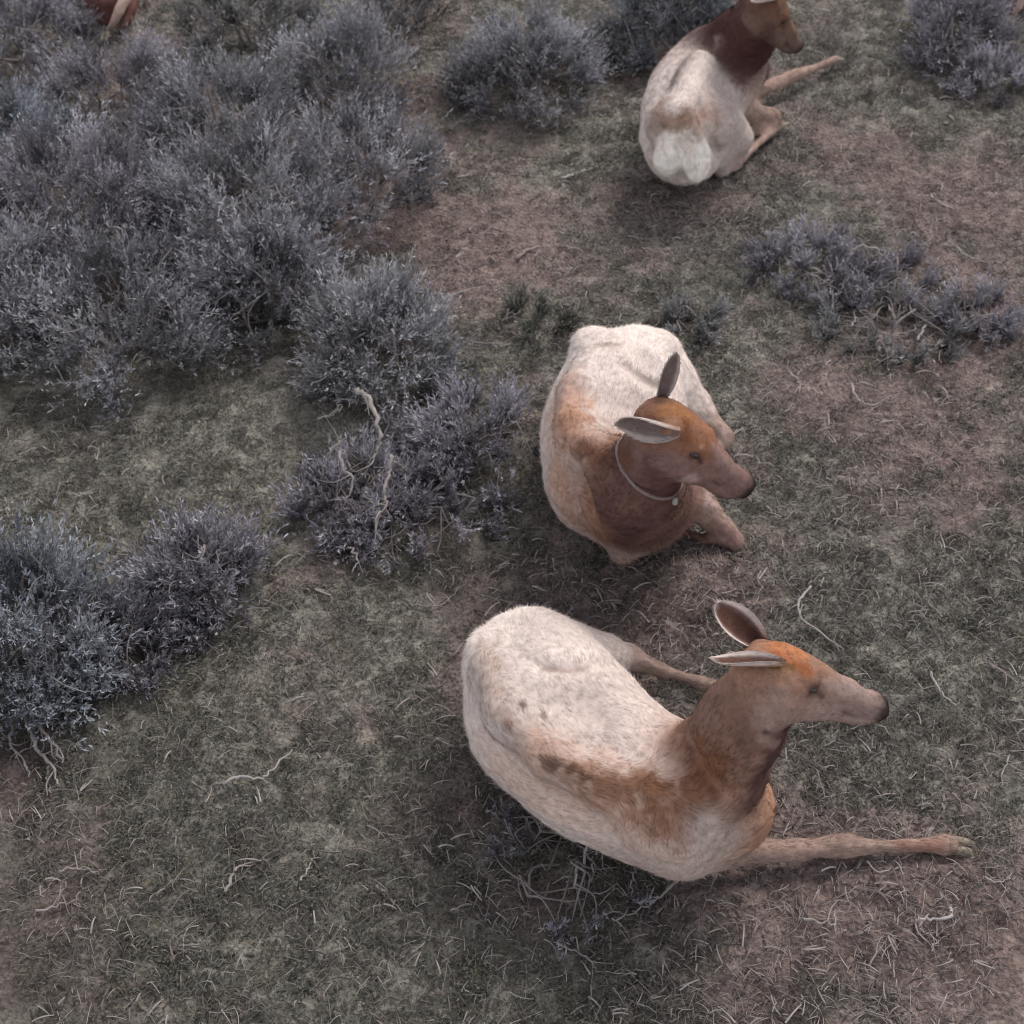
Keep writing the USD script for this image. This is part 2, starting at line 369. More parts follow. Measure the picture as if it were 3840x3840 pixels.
def sagebrush(px, py, h, r, label, seed, pal=LAV, stems=9, forks=6, shoots=8, per=19, bare=0.0, squash=1.0, extra=(), wid=.0023, cat='sagebrush'):
    """A sagebrush standing at the pixel: bark stems that fork and carry plumes of narrow leaves."""
    rng = np.random.default_rng(seed)
    base = G(px, py); h = h * (1.18 if h > .3 else 1)
    t = thing('sagebrush', label, cat, base)
    tw, so, sd, sl, tone, dead = [], [], [], [], [], []
    for i in range(stems):
        a = 2 * np.pi * (i + rng.uniform(-.4, .4)) / stems
        R = r * rng.uniform(.25, .75); H = h * rng.uniform(.35, .72)
        e = V(R * math.cos(a), R * math.sin(a) * squash, H)
        b = V(rng.normal(0, .035), rng.normal(0, .035), -.03)
        pts = [b, b * .5 + e * .33 + rng.normal(0, .03, 3) + V(e[0] * .2, e[1] * .2, -.05 * h), e * .7 + rng.normal(0, .03, 3), e]
        st = catm(pts, 4)
        v, f = tube(st, rng.uniform(.009, .015) * min(1, .2 + h / .45), .0035, 5, rng, .2)
        put(t, 'branch', v, f, M_BARK, True, np.repeat((BARK * rng.uniform(.6, 1.25))[None], len(v), 0))
        for j in range(max(3, int(forks * .72))):
            s = st[rng.integers(len(st) // 3, len(st))]
            aa = a + rng.normal(0, .75); rr = r * math.sqrt(rng.uniform(.05, 1.0))
            zz = h * (1 - .62 * (rr / r) ** 2.2) * rng.uniform(.42, 1.0) ** .6
            tip = V(rr * math.cos(aa), rr * math.sin(aa) * squash, max(zz - .07, .03))
            mid = (s + tip) / 2 + rng.normal(0, .025, 3)
            v, f = tube(catm([s, mid, tip], 3), .004, .0018, 4)
            tw.append((v, f))
            if rng.random() < bare:
                continue
            n = max(3, int(shoots * 3.6 * rng.uniform(.5, 1.5)))
            out = unit(V(tip[0] / r * .9, tip[1] / r * .9, .75 + .5 * rng.random()))
            dd = out[None] + rng.normal(0, .33, (n, 3)); dd /= np.linalg.norm(dd, axis=1, keepdims=True)
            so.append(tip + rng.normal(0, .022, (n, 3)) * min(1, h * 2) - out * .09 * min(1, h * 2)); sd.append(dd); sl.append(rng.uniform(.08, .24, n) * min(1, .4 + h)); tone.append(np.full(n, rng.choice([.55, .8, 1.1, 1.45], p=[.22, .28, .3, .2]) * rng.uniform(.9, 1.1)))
            if rng.random() < .22:          # a bare dead shoot sticking out
                q_ = unit(out + rng.normal(0, .45, 3)); l_ = rng.uniform(.09, .20) * min(1, .5 + h)
                dead.append(tube(catm([tip - q_ * .03, tip + q_ * l_ * .5 + rng.normal(0, .014, 3), tip + q_ * l_ + rng.normal(0, .02, 3)], 3), .0032, .0014, 4))
    v, f = join(tw)
    put(t, 'twigs', v, f, M_BARK, True, np.repeat((BARK * .8)[None], len(v), 0), 'stuff')
    for pts, r0, r1, c in extra:
        P = np.array([G(q[0], q[1], q[2] if len(q) > 2 else .02) for q in pts]) - base
        Q_ = catm(P, 5); Q_ = Q_ + rng.normal(0, .004, Q_.shape)
        bits = [tube(Q_, r0 * .9, r1 * .7, 6, rng, .25)]
        for _ in range(2 + len(pts) // 2):
            k_ = rng.integers(1, len(Q_) - 1); g_ = unit(Q_[min(k_ + 1, len(Q_) - 1)] - Q_[k_] + rng.normal(0, .02, 3)); l_ = rng.uniform(.05, .13)
            bits.append(tube(catm([Q_[k_], Q_[k_] + g_ * l_ * .5 + rng.normal(0, .012, 3), Q_[k_] + g_ * l_ + rng.normal(0, .025, 3)], 3), r1 * .6, r1 * .25, 4))
        v, f = join(bits)
        put(t, 'branch', v, f, M_BARK, True, np.repeat((V(*c) * rng.uniform(.85, 1.1))[None], len(v), 0))
    if dead:
        v, f = join(dead)
        put(t, 'dead_twigs', v, f, M_BARK, True, np.repeat(V(.40, .37, .36)[None], len(v), 0), 'stuff')
    if so:
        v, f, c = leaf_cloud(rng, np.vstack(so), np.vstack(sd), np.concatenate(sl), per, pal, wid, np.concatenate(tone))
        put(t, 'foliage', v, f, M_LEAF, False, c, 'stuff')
    return t

PB, GB, DB = (.42, .385, .365), (.33, .295, .285), (.23, .195, .20)
sagebrush(85, 262, .62, .50, 'large lavender grey sagebrush at the left edge, with tall soft plumes', 101, stems=12, forks=9, shoots=9, pal=MAUVE)
sagebrush(245, 268, .66, .52, 'widest grey sagebrush in the middle of the big thicket', 102, stems=13, forks=9, shoots=9)
sagebrush(130, 350, .50, .46, 'dark low sagebrush along the front foot of the big thicket', 103, stems=11, forks=8, shoots=8)
sagebrush(265, 318, .45, .36, 'sagebrush with bare twisted stems at the thicket\'s front right, over a bare soil hollow', 104, stems=9, forks=8, shoots=8,
          extra=[([(291, 246, .12), (296, 262, .10), (302, 282, .07), (318, 300, .03), (324, 304, .01)], .010, .006, GB), ([(262, 262, .3), (268, 276, .2), (275, 300, .05)], .008, .005, GB)])
sagebrush(360, 212, .52, .40, 'grey sagebrush at the right end of the thicket with one white broken twig', 105, stems=10, forks=8, shoots=8,
          extra=[([(386, 195, .22), (380, 208, .18), (376, 222, .10), (375, 236, .03)], .009, .006, (.50, .47, .47))])
sagebrush(14, 335, .50, .34, 'sagebrush cut by the left edge just above the open grass', 140, stems=9, forks=8, shoots=9)
sagebrush(20, 195, .50, .38, 'bluish dark sagebrush against the left edge behind the plumed one', 106, pal=BLUE, stems=9, forks=7, shoots=8)
sagebrush(120, 130, .48, .42, 'sparse purple grey sagebrush just below the reddish elk at the top', 107, stems=10, forks=7, shoots=7, pal=MAUVE)
sagebrush(225, 160, .50, .42, 'sagebrush in the thicket\'s upper middle with a dark gap at its foot', 108, stems=11, forks=8, shoots=8)
sagebrush(345, 105, .46, .40, 'airy sagebrush with star like twigs above a black gap at the thicket\'s top right', 109, stems=10, forks=7, shoots=8)
sagebrush(250, 45, .42, .42, 'faint sagebrush at the top edge right of the reddish elk', 110, pal=GREY, stems=9, forks=7, shoots=7)
sagebrush(400, 30, .34, .34, 'greenish grey sagebrush at the top edge beside the grass lane', 111, pal=GREY, stems=8, forks=6, shoots=7)
sagebrush(30, 60, .40, .40, 'hazy sagebrush in the far top left corner', 112, pal=MAUVE, stems=9, forks=7, shoots=7)
sagebrush(382, 372, .44, .30, 'pale silvery sagebrush standing alone in front of the big thicket', 113, pal=PALE, stems=10, forks=9, shoots=9, squash=1.25,
          extra=[([(303, 312, .06), (312, 306, .06), (324, 305, .05)], .008, .005, PB)])
sagebrush(358, 510, .27, .27, 'half dead sagebrush with pale writhing bare stems left of the middle elk', 114, pal=MAUVE, stems=11, forks=9, shoots=6, bare=.42,
          extra=[([(356, 388, 0.28), (369, 401, 0.26), (379, 424, 0.22), (379, 444, 0.18), (369, 466, 0.15)], .013, .006, (.38, .345, .325)),
                 ([(340, 441, 0.22), (328, 455, 0.20), (321, 479, 0.14)], .008, .005, (.38, .345, .325)), ([(338, 451, 0.21), (343, 469, 0.19), (352, 479, 0.18), (347, 500, 0.14)], .009, .005, (.38, .345, .325)),
                 ([(392, 458, 0.24), (388, 477, 0.22), (384, 494, 0.20), (387, 505, 0.18), (375, 519, 0.17), (381, 540, 0.13)], .009, .005, (.38, .345, .325)), ([(392, 458, 0.24), (400, 464, 0.20), (407, 472, 0.14)], .008, .005, (.38, .345, .325)),
                 ([(378, 446, 0.18), (373, 460, 0.17), (364, 470, 0.15)], .006, .004, (.38, .345, .325)), ([(318, 420, 0.15), (332, 414, 0.17), (344, 406, 0.20)], .006, .005, GB),
                 ([(350, 545, 0.14), (357, 560, 0.14), (352, 572, 0.13)], .005, .003, GB)])
sagebrush(478, 452, .30, .32, 'dark purple sagebrush tucked against the middle elk\'s left flank', 115, pal=MAUVE, stems=9, forks=8, shoots=8, bare=.12,
          extra=[([(419, 438, .05), (432, 434, .07), (445, 434, .09), (458, 424, .10), (472, 411, .10)], .008, .005, GB), ([(446, 434, .08), (450, 446, .03)], .006, .004, GB),
                 ([(477, 440, .12), (495, 434, .12), (513, 432, .10)], .006, .003, GB), ([(504, 442, .1), (500, 456, .06), (494, 470, .02)], .005, .003, GB)])
sagebrush(425, 515, .20, .30, 'low dark brushy tangle between the half dead sagebrush and the middle elk', 116, pal=MAUVE, stems=7, forks=6, shoots=6, bare=.2)
sagebrush(525, 92, .42, .40, 'round grey sagebrush at the top centre, left of the far elk', 117, stems=12, forks=9, shoots=9,
          extra=[([(560, 100, .06), (580, 102, .04), (592, 100, .02)], .007, .004, GB)])
sagebrush(610, 60, .25, .22, 'thin sagebrush with one pale upright stalk at the top centre', 118, pal=GREY, stems=6, forks=6, shoots=7,
          extra=[([(617, 8, .10), (624, 28, .08), (626, 44, .02)], .008, .006, PB)])
sagebrush(675, 48, .42, .34, 'blackish blue sagebrush behind the far elk\'s back', 119, pal=BLUE * .7, stems=10, forks=8, shoots=8)
sagebrush(955, 50, .34, .34, 'dark purple sagebrush near the top right corner', 120, pal=MAUVE, stems=10, forks=8, shoots=8)
sagebrush(992, 85, .20, .24, 'small sagebrush between the top right one and the elk at the right edge', 121, pal=MAUVE, stems=7, forks=6, shoots=7)
sagebrush(812, 276, .22, .32, 'dark spiky sagebrush right of the bare middle ground, without an arched twig', 122, pal=MAUVE * .9, stems=9, forks=8, shoots=6, bare=.35)
sagebrush(880, 292, .16, .26, 'thin sagebrush with a white arched twig', 123, pal=MAUVE, stems=7, forks=7, shoots=5, bare=.6,
          extra=[([(838, 282, .02), (846, 262, .10), (853, 250, .14), (866, 246, .16), (880, 252, .13), (892, 264, .06), (894, 276, .01)], .006, .004, PB),
                 ([(852, 287, .05), (870, 289, .05), (888, 287, .03)], .005, .004, PB), ([(838, 296, .06), (842, 286, .08), (846, 272, .06)], .005, .004, PB)])
sagebrush(890, 338, .13, .30, 'flat greyish low brush scattered with white twigs on the right', 124, pal=GREY, stems=8, forks=7, shoots=4, bare=.6,
          extra=[([(918, 340, .03), (922, 332, .05), (925, 325, .05)], .008, .005, (.45, .43, .43)), ([(852, 328, .04), (855, 318, .05), (856, 310, .03)], .005, .003, PB), ([(896, 320, .03), (889, 308, .05), (886, 300, .04)], .005, .003, PB)])
sagebrush(978, 322, .14, .17, 'tiny purple tuft of sage near the right edge beyond the arched twig', 125, pal=MAUVE, stems=6, forks=5, shoots=6)
sagebrush(38, 668, .50, .34, 'blue green sagebrush at the left edge with long bare roots below', 126, pal=BLUE, stems=12, forks=9, shoots=9,
          extra=[([(18, 706, .06), (12, 728, .05), (13, 746, .04), (24, 762, .03), (30, 776, .02)], .007, .004, GB), ([(22, 709, .08), (28, 728, .07), (40, 752, .05), (54, 768, .04), (57, 784, .02)], .009, .005, GB),
                 ([(31, 712, .09), (42, 730, .08), (54, 746, .06), (63, 762, .03)], .008, .005, GB), ([(58, 704, .08), (72, 710, .06), (87, 721, .03)], .006, .004, DB),
                 ([(50, 766, .04), (47, 776, .02), (52, 795, .01)], .005, .003, GB), ([(60, 640, .15), (70, 652, .12), (80, 668, .08)], .009, .006, GB)])
sagebrush(202, 596, .31, .24, 'purple grey sagebrush in the lower left, just right of the blue green one', 127, pal=MAUVE, stems=11, forks=8, shoots=8,
          extra=[([(206, 544, .30), (202, 560, .25), (202, 578, .18), (206, 590, .14)], .006, .005, PB)])
sagebrush(110, 655, .28, .22, 'small dark clump of sage bridging the two lower left bushes', 128, pal=MAUVE * .8, stems=8, forks=7, shoots=7)
sagebrush(572, 868, .16, .26, 'bluish low sagebrush poking from under the nearest elk\'s belly', 129, pal=MAUVE * .85, stems=7, forks=8, shoots=3, bare=.75,
          extra=[([(596, 838, .08), (598, 848, .10), (592, 860, .06)], .005, .003, GB), ([(612, 836, .10), (606, 850, .10), (600, 858, .05)], .004, .003, GB), ([(588, 853, .05), (594, 870, .05), (590, 884, .02)], .004, .003, GB),
                 ([(636, 866, .08), (634, 882, .06), (632, 900, .02)], .004, .003, DB)])
sagebrush(535, 330, .12, .20, 'dark green low plant behind the middle elk\'s rump', 136, pal=np.array([(.13, .135, .115), (.18, .185, .155)]), stems=5, forks=5, shoots=3, cat='low plant')
sagebrush(690, 330, .001 + .09, .12, 'small grey herb right of the middle elk\'s rump', 137, pal=GREY, stems=5, forks=4, shoots=5, cat='low plant')

# pale dry grass bunch in front of the far elk's muzzle
def grass_bunch(px, py, n, L, spread, cols, label, seed, lean=.8):
    rng = np.random.default_rng(seed)
    b = G(px, py)
    v, f, c = blade_tuft(rng, n, L, spread, lean, .0024, cols)
    t = thing('grass_bunch', label, 'grass bunch', b)
    put(t, 'blades', v, f, M_GRASS, False, c, 'stuff')
grass_bunch(826, 42, 90, .20, .09, [(.55, .50, .47), (.45, .40, .38)], 'bleached dry grass bunch in front of the far elk\'s muzzle', 201)
grass_bunch(838, 66, 60, .18, .10, [(.45, .40, .38), (.33, .29, .28)], 'bleached grass bunch by the far elk\'s outstretched hoof', 202)
grass_bunch(868, 92, 40, .12, .05, [(.50, .44, .42), (.38, .33, .32)], 'short bleached grass tuft right of the far elk, on bare soil', 203)

# ------------------------------------------------------------------ fallen twigs one can pick out
TWIGS = [
    ([(811, 586, .03), (799, 603, .04), (802, 617, .03), (822, 634, .03), (844, 649, .01)], .007, .0045, PB, 'crooked pale twig beside the nearest elk\'s upright ear'),
    ([(931, 674), (938, 688), (950, 700), (962, 711)], .006, .004, PB, 'short pale twig in front of the nearest elk\'s nose'),
    ([(403, 599), (420, 606), (440, 605), (458, 590), (478, 573)], .005, .003, GB, 'thin bent twig between the middle and nearest elk, left side'),
    ([(222, 792, .01), (228, 780, .03), (240, 777, .04), (262, 778, .03), (272, 769, .04), (293, 749, .02)], .008, .005, PB, 'long crooked pale stick on the grass in the lower left'),
    ([(226, 892), (234, 874), (240, 866), (254, 862), (270, 859)], .007, .004, GB, 'curved grey stick below the long crooked one'),
    ([(377, 886), (390, 898), (403, 913)], .006, .005, GB, 'short straight stick at bottom centre left, slanting down right'),
    ([(684, 874, .04), (664, 893, .03), (646, 906, .03), (627, 915, .02), (606, 909, .01)], .006, .004, GB, 'long thin curved twig leading to the nearest elk\'s elbow'),
    ([(612, 918), (622, 926)], .006, .004, PB, 'stubby pale twig under the curved one below the nearest elk'),
    ([(558, 944), (578, 952), (590, 962), (598, 970), (624, 973)], .005, .003, GB, 'thin bent twig at the bottom centre'),
    ([(950, 904), (948, 917), (930, 919), (917, 919), (918, 928), (936, 940), (930, 951)], .007, .005, (.45, .41, .40), 'white zigzag twig in the bottom right'),
    ([(799, 918), (815, 921), (835, 924)], .007, .005, PB, 'short pale stick on bare soil below the outstretched foreleg'),
    ([(832, 910), (836, 922), (834, 932)], .004, .003, PB, 'tiny upright twig crossing the short pale stick'),
    ([(563, 178), (575, 174), (593, 168)], .010, .006, (.52, .49, .46), 'bright bleached stick left of the far elk\'s white rump'),
    ([(852, 384), (855, 394), (862, 402), (873, 405), (884, 399)], .006, .004, (.45, .42, .38), 'white hooked twig on the ground right of the middle elk'),
    ([(786, 370), (797, 378), (799, 384), (795, 393)], .006, .004, PB, 'small bent white twig near the middle elk\'s ear'),
    ([(472, 342), (495, 344), (521, 343)], .006, .004, GB, 'straight thin stick lying level behind the middle elk\'s left'),
    ([(448, 296), (465, 291), (486, 285)], .007, .004, PB, 'pale stick on reddish soil beside the silvery sagebrush'),
    ([(516, 258), (532, 249), (548, 246)], .012, .007, (.33, .28, .26), 'thick weathered stick on bare soil in the upper middle'),
    ([(560, 246), (575, 248), (590, 257)], .009, .006, (.33, .28, .26), 'weathered stick end to end with the thick one on bare soil'),
    ([(235, 626), (252, 628), (273, 634)], .004, .003, GB, 'thin straw like twig below the purple grey lower left bush'),
    ([(262, 600), (280, 606), (300, 617)], .004, .003, GB, 'thin twig trailing right of the purple grey lower left bush'),
    ([(990, 662), (1002, 672), (1018, 682)], .008, .005, (.33, .28, .27), 'thick pale twig at the right edge level with the nearest elk\'s nose'),
    ([(930, 195), (945, 206), (960, 210)], .008, .005, PB, 'pale curved stick on soil at upper right'),
    ([(955, 245), (968, 256), (985, 262)], .006, .004, PB, 'thin pale stick on soil right of the arched twig'),
    ([(868, 862), (880, 872), (900, 866)], .004, .003, PB, 'wispy pale twig just under the outstretched foreleg'),
    ([(985, 878), (1000, 882), (1016, 876)], .005, .003, PB, 'slim pale twig past the nearest elk\'s front hoof'),
    ([(1010, 755), (1004, 770), (1002, 788)], .004, .003, PB, 'upright thin white stalk at the right edge above the front hoof'),
    ([(60, 870), (80, 868), (100, 873)], .005, .003, GB, 'short grey twig in the dark lower left'),
    ([(36, 912), (60, 905), (78, 899)], .005, .003, GB, 'dull twig near the bottom left corner'),
    ([(300, 880), (308, 868), (312, 858)], .005, .003, PB, 'small pale twig right of the curved grey stick'),
    ([(650, 1000), (668, 985), (676, 972)], .004, .003, GB, 'faint twig at the bottom below the nearest elk'),
]
for pts, r0, r1, c, lab in TWIGS:
    rng = np.random.default_rng(int(pts[0][0] * 7 + pts[0][1]))
    P = np.array([G(q[0], q[1], (q[2] if len(q) > 2 else .015) + .006) for q in pts])
    P = catm(P, 5); P += rng.normal(0, .003, P.shape)
    b = P[0].copy()
    bits = [tube(P - b, r0 * .85, r1 * .45, 6, rng, .25)]
    for _ in range(1 + (len(pts) > 3)):
        k_ = rng.integers(len(P) // 3, len(P) - 1); g_ = unit(unit(P[k_] - P[k_ - 1]) + rng.normal(0, .55, 3) * V(1, 1, .15)); l_ = rng.uniform(.03, .09)
        bits.append(tube(catm([P[k_] - b, P[k_] - b + g_ * l_ * .5 + rng.normal(0, .006, 3), P[k_] - b + g_ * l_], 3), r1 * .6, r1 * .25, 5))
    v, f = join(bits)
    x = thing('fallen_twig', lab, 'twig', b)
    put(x, 'stick', v, f, M_BARK, True, np.repeat(V(*c)[None], len(v), 0))

# ------------------------------------------------------------------ elk
PALEC, WHITE, CREAM = V(.67, .565, .51), V(.88, .79, .70), V(.76, .66, .60)
TAN, BROWN, DARK, ORANGE = V(.36, .20, .13), V(.17, .088, .066), V(.075, .036, .034), V(.36, .145, .06)
MUZ, LEG, BLACK = V(.25, .178, .155), V(.33, .235, .195), V(.014, .011, .012)

def smin(a, b, k):
    h = np.maximum(k - np.abs(a - b), 0) / k
    return np.minimum(a, b) - h * h * k * .25

def sd_cone(P, a, b, ra, rb):
    ab = b - a; t = np.clip(((P - a) @ ab) / max(ab @ ab, 1e-9), 0, 1)
    return np.linalg.norm(P - a - t[..., None] * ab, axis=-1) - (ra + (rb - ra) * t)

def sd_ell(P, c, R, rad):
    q = (P - c) @ R.T
    k0 = np.linalg.norm(q / rad, axis=-1); k1 = np.linalg.norm(q / (rad * rad), axis=-1)
    return np.where(k0 < .05, -rad.min(), k0 * (k0 - 1) / np.maximum(k1, 1e-6))

class Elk:
    def __init__(self):
        self.prims = []      # (kind, args, colour, flow, k)
        self.eyes, self.hooves, self.ears, self.cuts = [], [], [], []

    def cone(self, a, b, ra, rb, col, k=.05, flow=None):
        a, b = np.asarray(a, float), np.asarray(b, float)
        self.prims.append(('c', (a, b, ra, rb), np.asarray(col), unit(b - a) if flow is None else flow, k))

    def ell(self, c, R, rad, col, k=.05, flow=None):
        self.prims.append(('e', (np.asarray(c, float), R, np.asarray(rad, float)), np.asarray(col), V(0, 0, -1) if flow is None else flow, k))

    def carve(self, c, rad, k=.06):
        self.cuts.append((np.asarray(c, float), np.asarray(rad, float), k))

    def chain(self, pts, col, k=.05):
        for (p, r), (q, s) in zip(pts[:-1], pts[1:]):
            self.cone(p, q, r, s, col, k)

    def dist(self, pr, P):
        return sd_cone(P, *pr[1]) if pr[0] == 'c' else sd_ell(P, *pr[1])

    def box(self, pr, m):
        if pr[0] == 'c':
            a, b, ra, rb = pr[1]; r = max(ra, rb) + m
            return np.minimum(a, b) - r, np.maximum(a, b) + r
        c, _, rad = pr[1]
        return c - rad.max() - m, c + rad.max() + m

    def head(self, poll, nose, up, face=ORANGE, side=MUZ, top=TAN, ears=((1, 0), (1, 0)), s=1.0):
        """A cow elk's head: poll and nose tip in the world, up = the dorsal direction; ears = (out direction, opening) in the head's frame, left and right."""
        x = unit(nose - poll); y = unit(np.cross(up, x)); z = np.cross(x, y)
        R = np.array([x, y, z]); s = np.linalg.norm(nose - poll) / .445 * s
        W = lambda a, b, c: poll + s * (a * x + b * y + c * z)
        self.HR, self.HW = R, W
        fl = -x
        self.ell(W(.055, 0, -.035), R, V(.105, .078, .085) * s, top, .04, fl)
        self.ell(W(.14, 0, -.012), R, V(.09, .066, .05) * s, face, .035, fl)
        self.cone(W(.12, 0, -.035), W(.30, 0, -.047), .062 * s, .044 * s, (np.asarray(face) * .12 + np.asarray(side) * .88), .035, fl)
        self.cone(W(.27, 0, -.054), W(.405, 0, -.064), .048 * s, .042 * s, side, .03, fl)
        self.ell(W(.412, 0, -.062), R, V(.036, .044, .039) * s, np.asarray(side) * .7, .025, fl)
        self.cone(W(.085, .030, -.115), W(.24, .012, -.100), .058 * s, .042 * s, side, .03, fl)
        self.cone(W(.085, -.030, -.115), W(.24, -.012, -.100), .058 * s, .042 * s, side, .03, fl)
        self.cone(W(.20, 0, -.105), W(.390, 0, -.105), .042 * s, .027 * s, side, .02, fl)
        for e in (1, -1):
            self.ell(W(.150, e * .058, -.012), R, V(.040, .020, .017) * s, np.asarray(face) * .8, .015, fl)      # brow over the eye
            self.cone(W(.045, e * .050, -.004), W(.018, e * .072, .002), .030 * s, .020 * s, top, .03, fl)           # ear base
            self.eyes.append((W(.158, e * .064, -.031), R, s))
        for e, (d, op, L, wd) in zip((1, -1), ears):
            b = W(.01, e * .082, .010)          # d = pixel of the tip and the ear's length, op = the way it opens
            d = unit(nose_at(b, d[0], d[1], d[2], below=False) - b)
            self.ears.append((b - d * .03 + unit(op) * .014, d, unit(op), L * s + .03, wd * s))

    def build(self, name, label, parent_loc, paints=(), cell=.0085, fur=60000, furlen=.027, seed=1, group='cow elk bedded down in the sagebrush', collar=None, grooves=()):
        rng = np.random.default_rng(seed)
        lo = np.min([self.box(p, .03)[0] for p in self.prims], 0); hi = np.max([self.box(p, .03)[1] for p in self.prims], 0)
        lo[2] = max(lo[2], -.10)
        n = np.ceil((hi - lo) / cell).astype(int) + 1
        D = np.full(n, 1.0, np.float32)
        ax = [lo[i] + cell * np.arange(n[i]) for i in range(3)]
        for pr in self.prims:
            a, b = self.box(pr, pr[4] + .02)
            i0 = np.clip(np.floor((a - lo) / cell).astype(int), 0, n); i1 = np.clip(np.ceil((b - lo) / cell).astype(int) + 1, 0, n)
            if (i1 <= i0).any():
                continue
            P = np.stack(np.meshgrid(*[ax[i][i0[i]:i1[i]] for i in range(3)], indexing='ij'), -1)
            s = tuple(slice(i0[i], i1[i]) for i in range(3))
            D[s] = smin(D[s], self.dist(pr, P), pr[4])
        for c, rad, k in self.cuts:
            a, b = c - rad.max() - k, c + rad.max() + k
            i0 = np.clip(np.floor((a - lo) / cell).astype(int), 0, n); i1 = np.clip(np.ceil((b - lo) / cell).astype(int) + 1, 0, n)
            P = np.stack(np.meshgrid(*[ax[i][i0[i]:i1[i]] for i in range(3)], indexing='ij'), -1)
            s = tuple(slice(i0[i], i1[i]) for i in range(3))
            D[s] = -smin(-D[s], sd_ell(P, c, np.eye(3), rad), k)
        from scipy.ndimage import gaussian_filter, map_coordinates
        for line, gr, gk in grooves:            # folds of the hide: a shallow furrow along the line seen at these pixels, found on the body itself
            pts_ = []
            for a, b in catm(np.array(line, float), 5):
                far_, near_ = U(a, b, -.05), U(a, b, 1.3)
                ray = near_ + (far_ - near_) * np.linspace(0, 1, 500)[:, None]
                val = map_coordinates(D, ((ray - lo) / cell).T, order=1, mode='constant', cval=1.0)
                h_ = np.where(val < 0)[0]
                if len(h_):
                    pts_.append(ray[h_[0]])
            for a_, b_ in zip(pts_[:-1], pts_[1:]):
                if np.linalg.norm(a_ - b_) > .15:
                    continue
                a, b = np.minimum(a_, b_) - gr - gk - .02, np.maximum(a_, b_) + gr + gk + .02
                i0 = np.clip(np.floor((a - lo) / cell).astype(int), 0, n); i1 = np.clip(np.ceil((b - lo) / cell).astype(int) + 1, 0, n)
                P = np.stack(np.meshgrid(*[ax[i][i0[i]:i1[i]] for i in range(3)], indexing='ij'), -1)
                s = tuple(slice(i0[i], i1[i]) for i in range(3))
                D[s] = np.maximum(D[s], -smin(-D[s], sd_cone(P, a_, b_, gr, gr), gk))
        D = gaussian_filter(np.clip(D, -.07, .07), 1.0)
        v, f = surface_nets(D, lo, cell)
        E = np.unique(np.sort(np.vstack([f[:, [0, 1]], f[:, [1, 2]], f[:, [2, 0]]]), 1), axis=0)
        deg = np.bincount(E.ravel(), minlength=len(v))[:, None]
        for _ in range(3):
            acc = np.zeros_like(v)
            np.add.at(acc, E[:, 0], v[E[:, 1]]); np.add.at(acc, E[:, 1], v[E[:, 0]])
            v = v + .5 * (acc / np.maximum(deg, 1) - v)
        nrm = meshkit.arrays((v, f), True)[2]
        v = v + nrm * (.020 * (meshkit.fbm(v * 8, 3, seed) - .5) + .009 * (meshkit.fbm(v * 32, 2, seed + 3) - .5))[:, None]
        # coat colour and hair flow from the nearest members
        ds = np.stack([self.dist(p, v) for p in self.prims], 1)
        w = np.exp(-np.maximum(ds, -.02) / .022); w /= w.sum(1, keepdims=True)
        col = w @ np.stack([p[2] for p in self.prims]); flow = w @ np.stack([p[3] for p in self.prims])
        uv, dep = project(v)
        facing = np.einsum('ij,ij->i', nrm, EYE - v) > 0
        W = self.HW
        paints = list(paints)
        for e in (1, -1):
            paints += [('sp', [W(.158, e * .064, -.031)], .026, V(.07, .04, .035), .85, .1), ('sp', [W(.185, e * .055, -.038), W(.205, e * .052, -.048)], .012, V(.06, .03, .03), .8, .1),
                       ('sp', [W(.155, e * .060, -.004)], .016, V(.40, .30, .25), .6, .2),
                       ('sp', [W(.44, e * .035, -.090), W(.40, e * .046, -.092), W(.34, e * .046, -.092), W(.30, e * .046, -.085)], .011, V(.06, .04, .04), .8, .1),
                       ('sp', [W(.43, e * .03, -.125), W(.40, e * .035, -.12)], .018, V(.07, .05, .05), .7, .2)]
        paints += [('sp', [W(.447, .03, -.062), W(.440, 0, -.030), W(.447, -.03, -.062)], .050, BLACK, .97, .12), ('sp', [W(.450, .02, -.085), W(.450, -.02, -.085)], .03, BLACK, .95, .12)]
        for e in (1, -1):
            paints += [('sp', [W(.440, e * .040, -.070), W(.430, e * .044, -.060)], .032, BLACK, .95, .15), ('sp', [W(.435, e * .030, -.115), W(.41, e * .036, -.12)], .020, BLACK * 2, .85, .15), ('sp', [W(.40, e * .04, -.05), W(.33, e * .045, -.05)], .05, V(.15, .10, .09), .25, .4)]
        for pt in paints:
            kind, where, rad, c, amt = pt[:5]
            ns = pt[5] if len(pt) > 5 else .5
            pts = np.array(where, float)
            if kind == 'px':          # coat mark, or shade painted in a fold, at the spot seen at these pixels: looked up on the body, then painted as a ball in space
                hit = []
                for a, b in pts:
                    dpx = np.hypot(uv[:, 0] - a, uv[:, 1] - b)
                    cand = np.where((dpx < max(5, dpx.min() + 1)) & facing)[0]
                    if len(cand):
                        hit.append(v[cand[np.argmin(dep[cand])]])
                pts = np.array(hit)
            if not len(pts):
                continue
            if len(pts) > 1:
                pts = catm(pts, 8)
            dd = np.min(np.linalg.norm(v[:, None] - pts[None], axis=2), axis=1) / rad
            dd = dd + ns * (meshkit.fbm(v * 28, 3, seed + 11) - .5) * 2
            m = np.clip(1.25 - dd, 0, 1); m = (m * m * (3 - 2 * m) * amt)[:, None]
            col = col * (1 - m) + np.asarray(c) * m
        mott = meshkit.fbm(v * 11, 4, seed + 5)[:, None]
        col = col * (.90 + .20 * mott)
        col = np.clip(col, .008, .98)
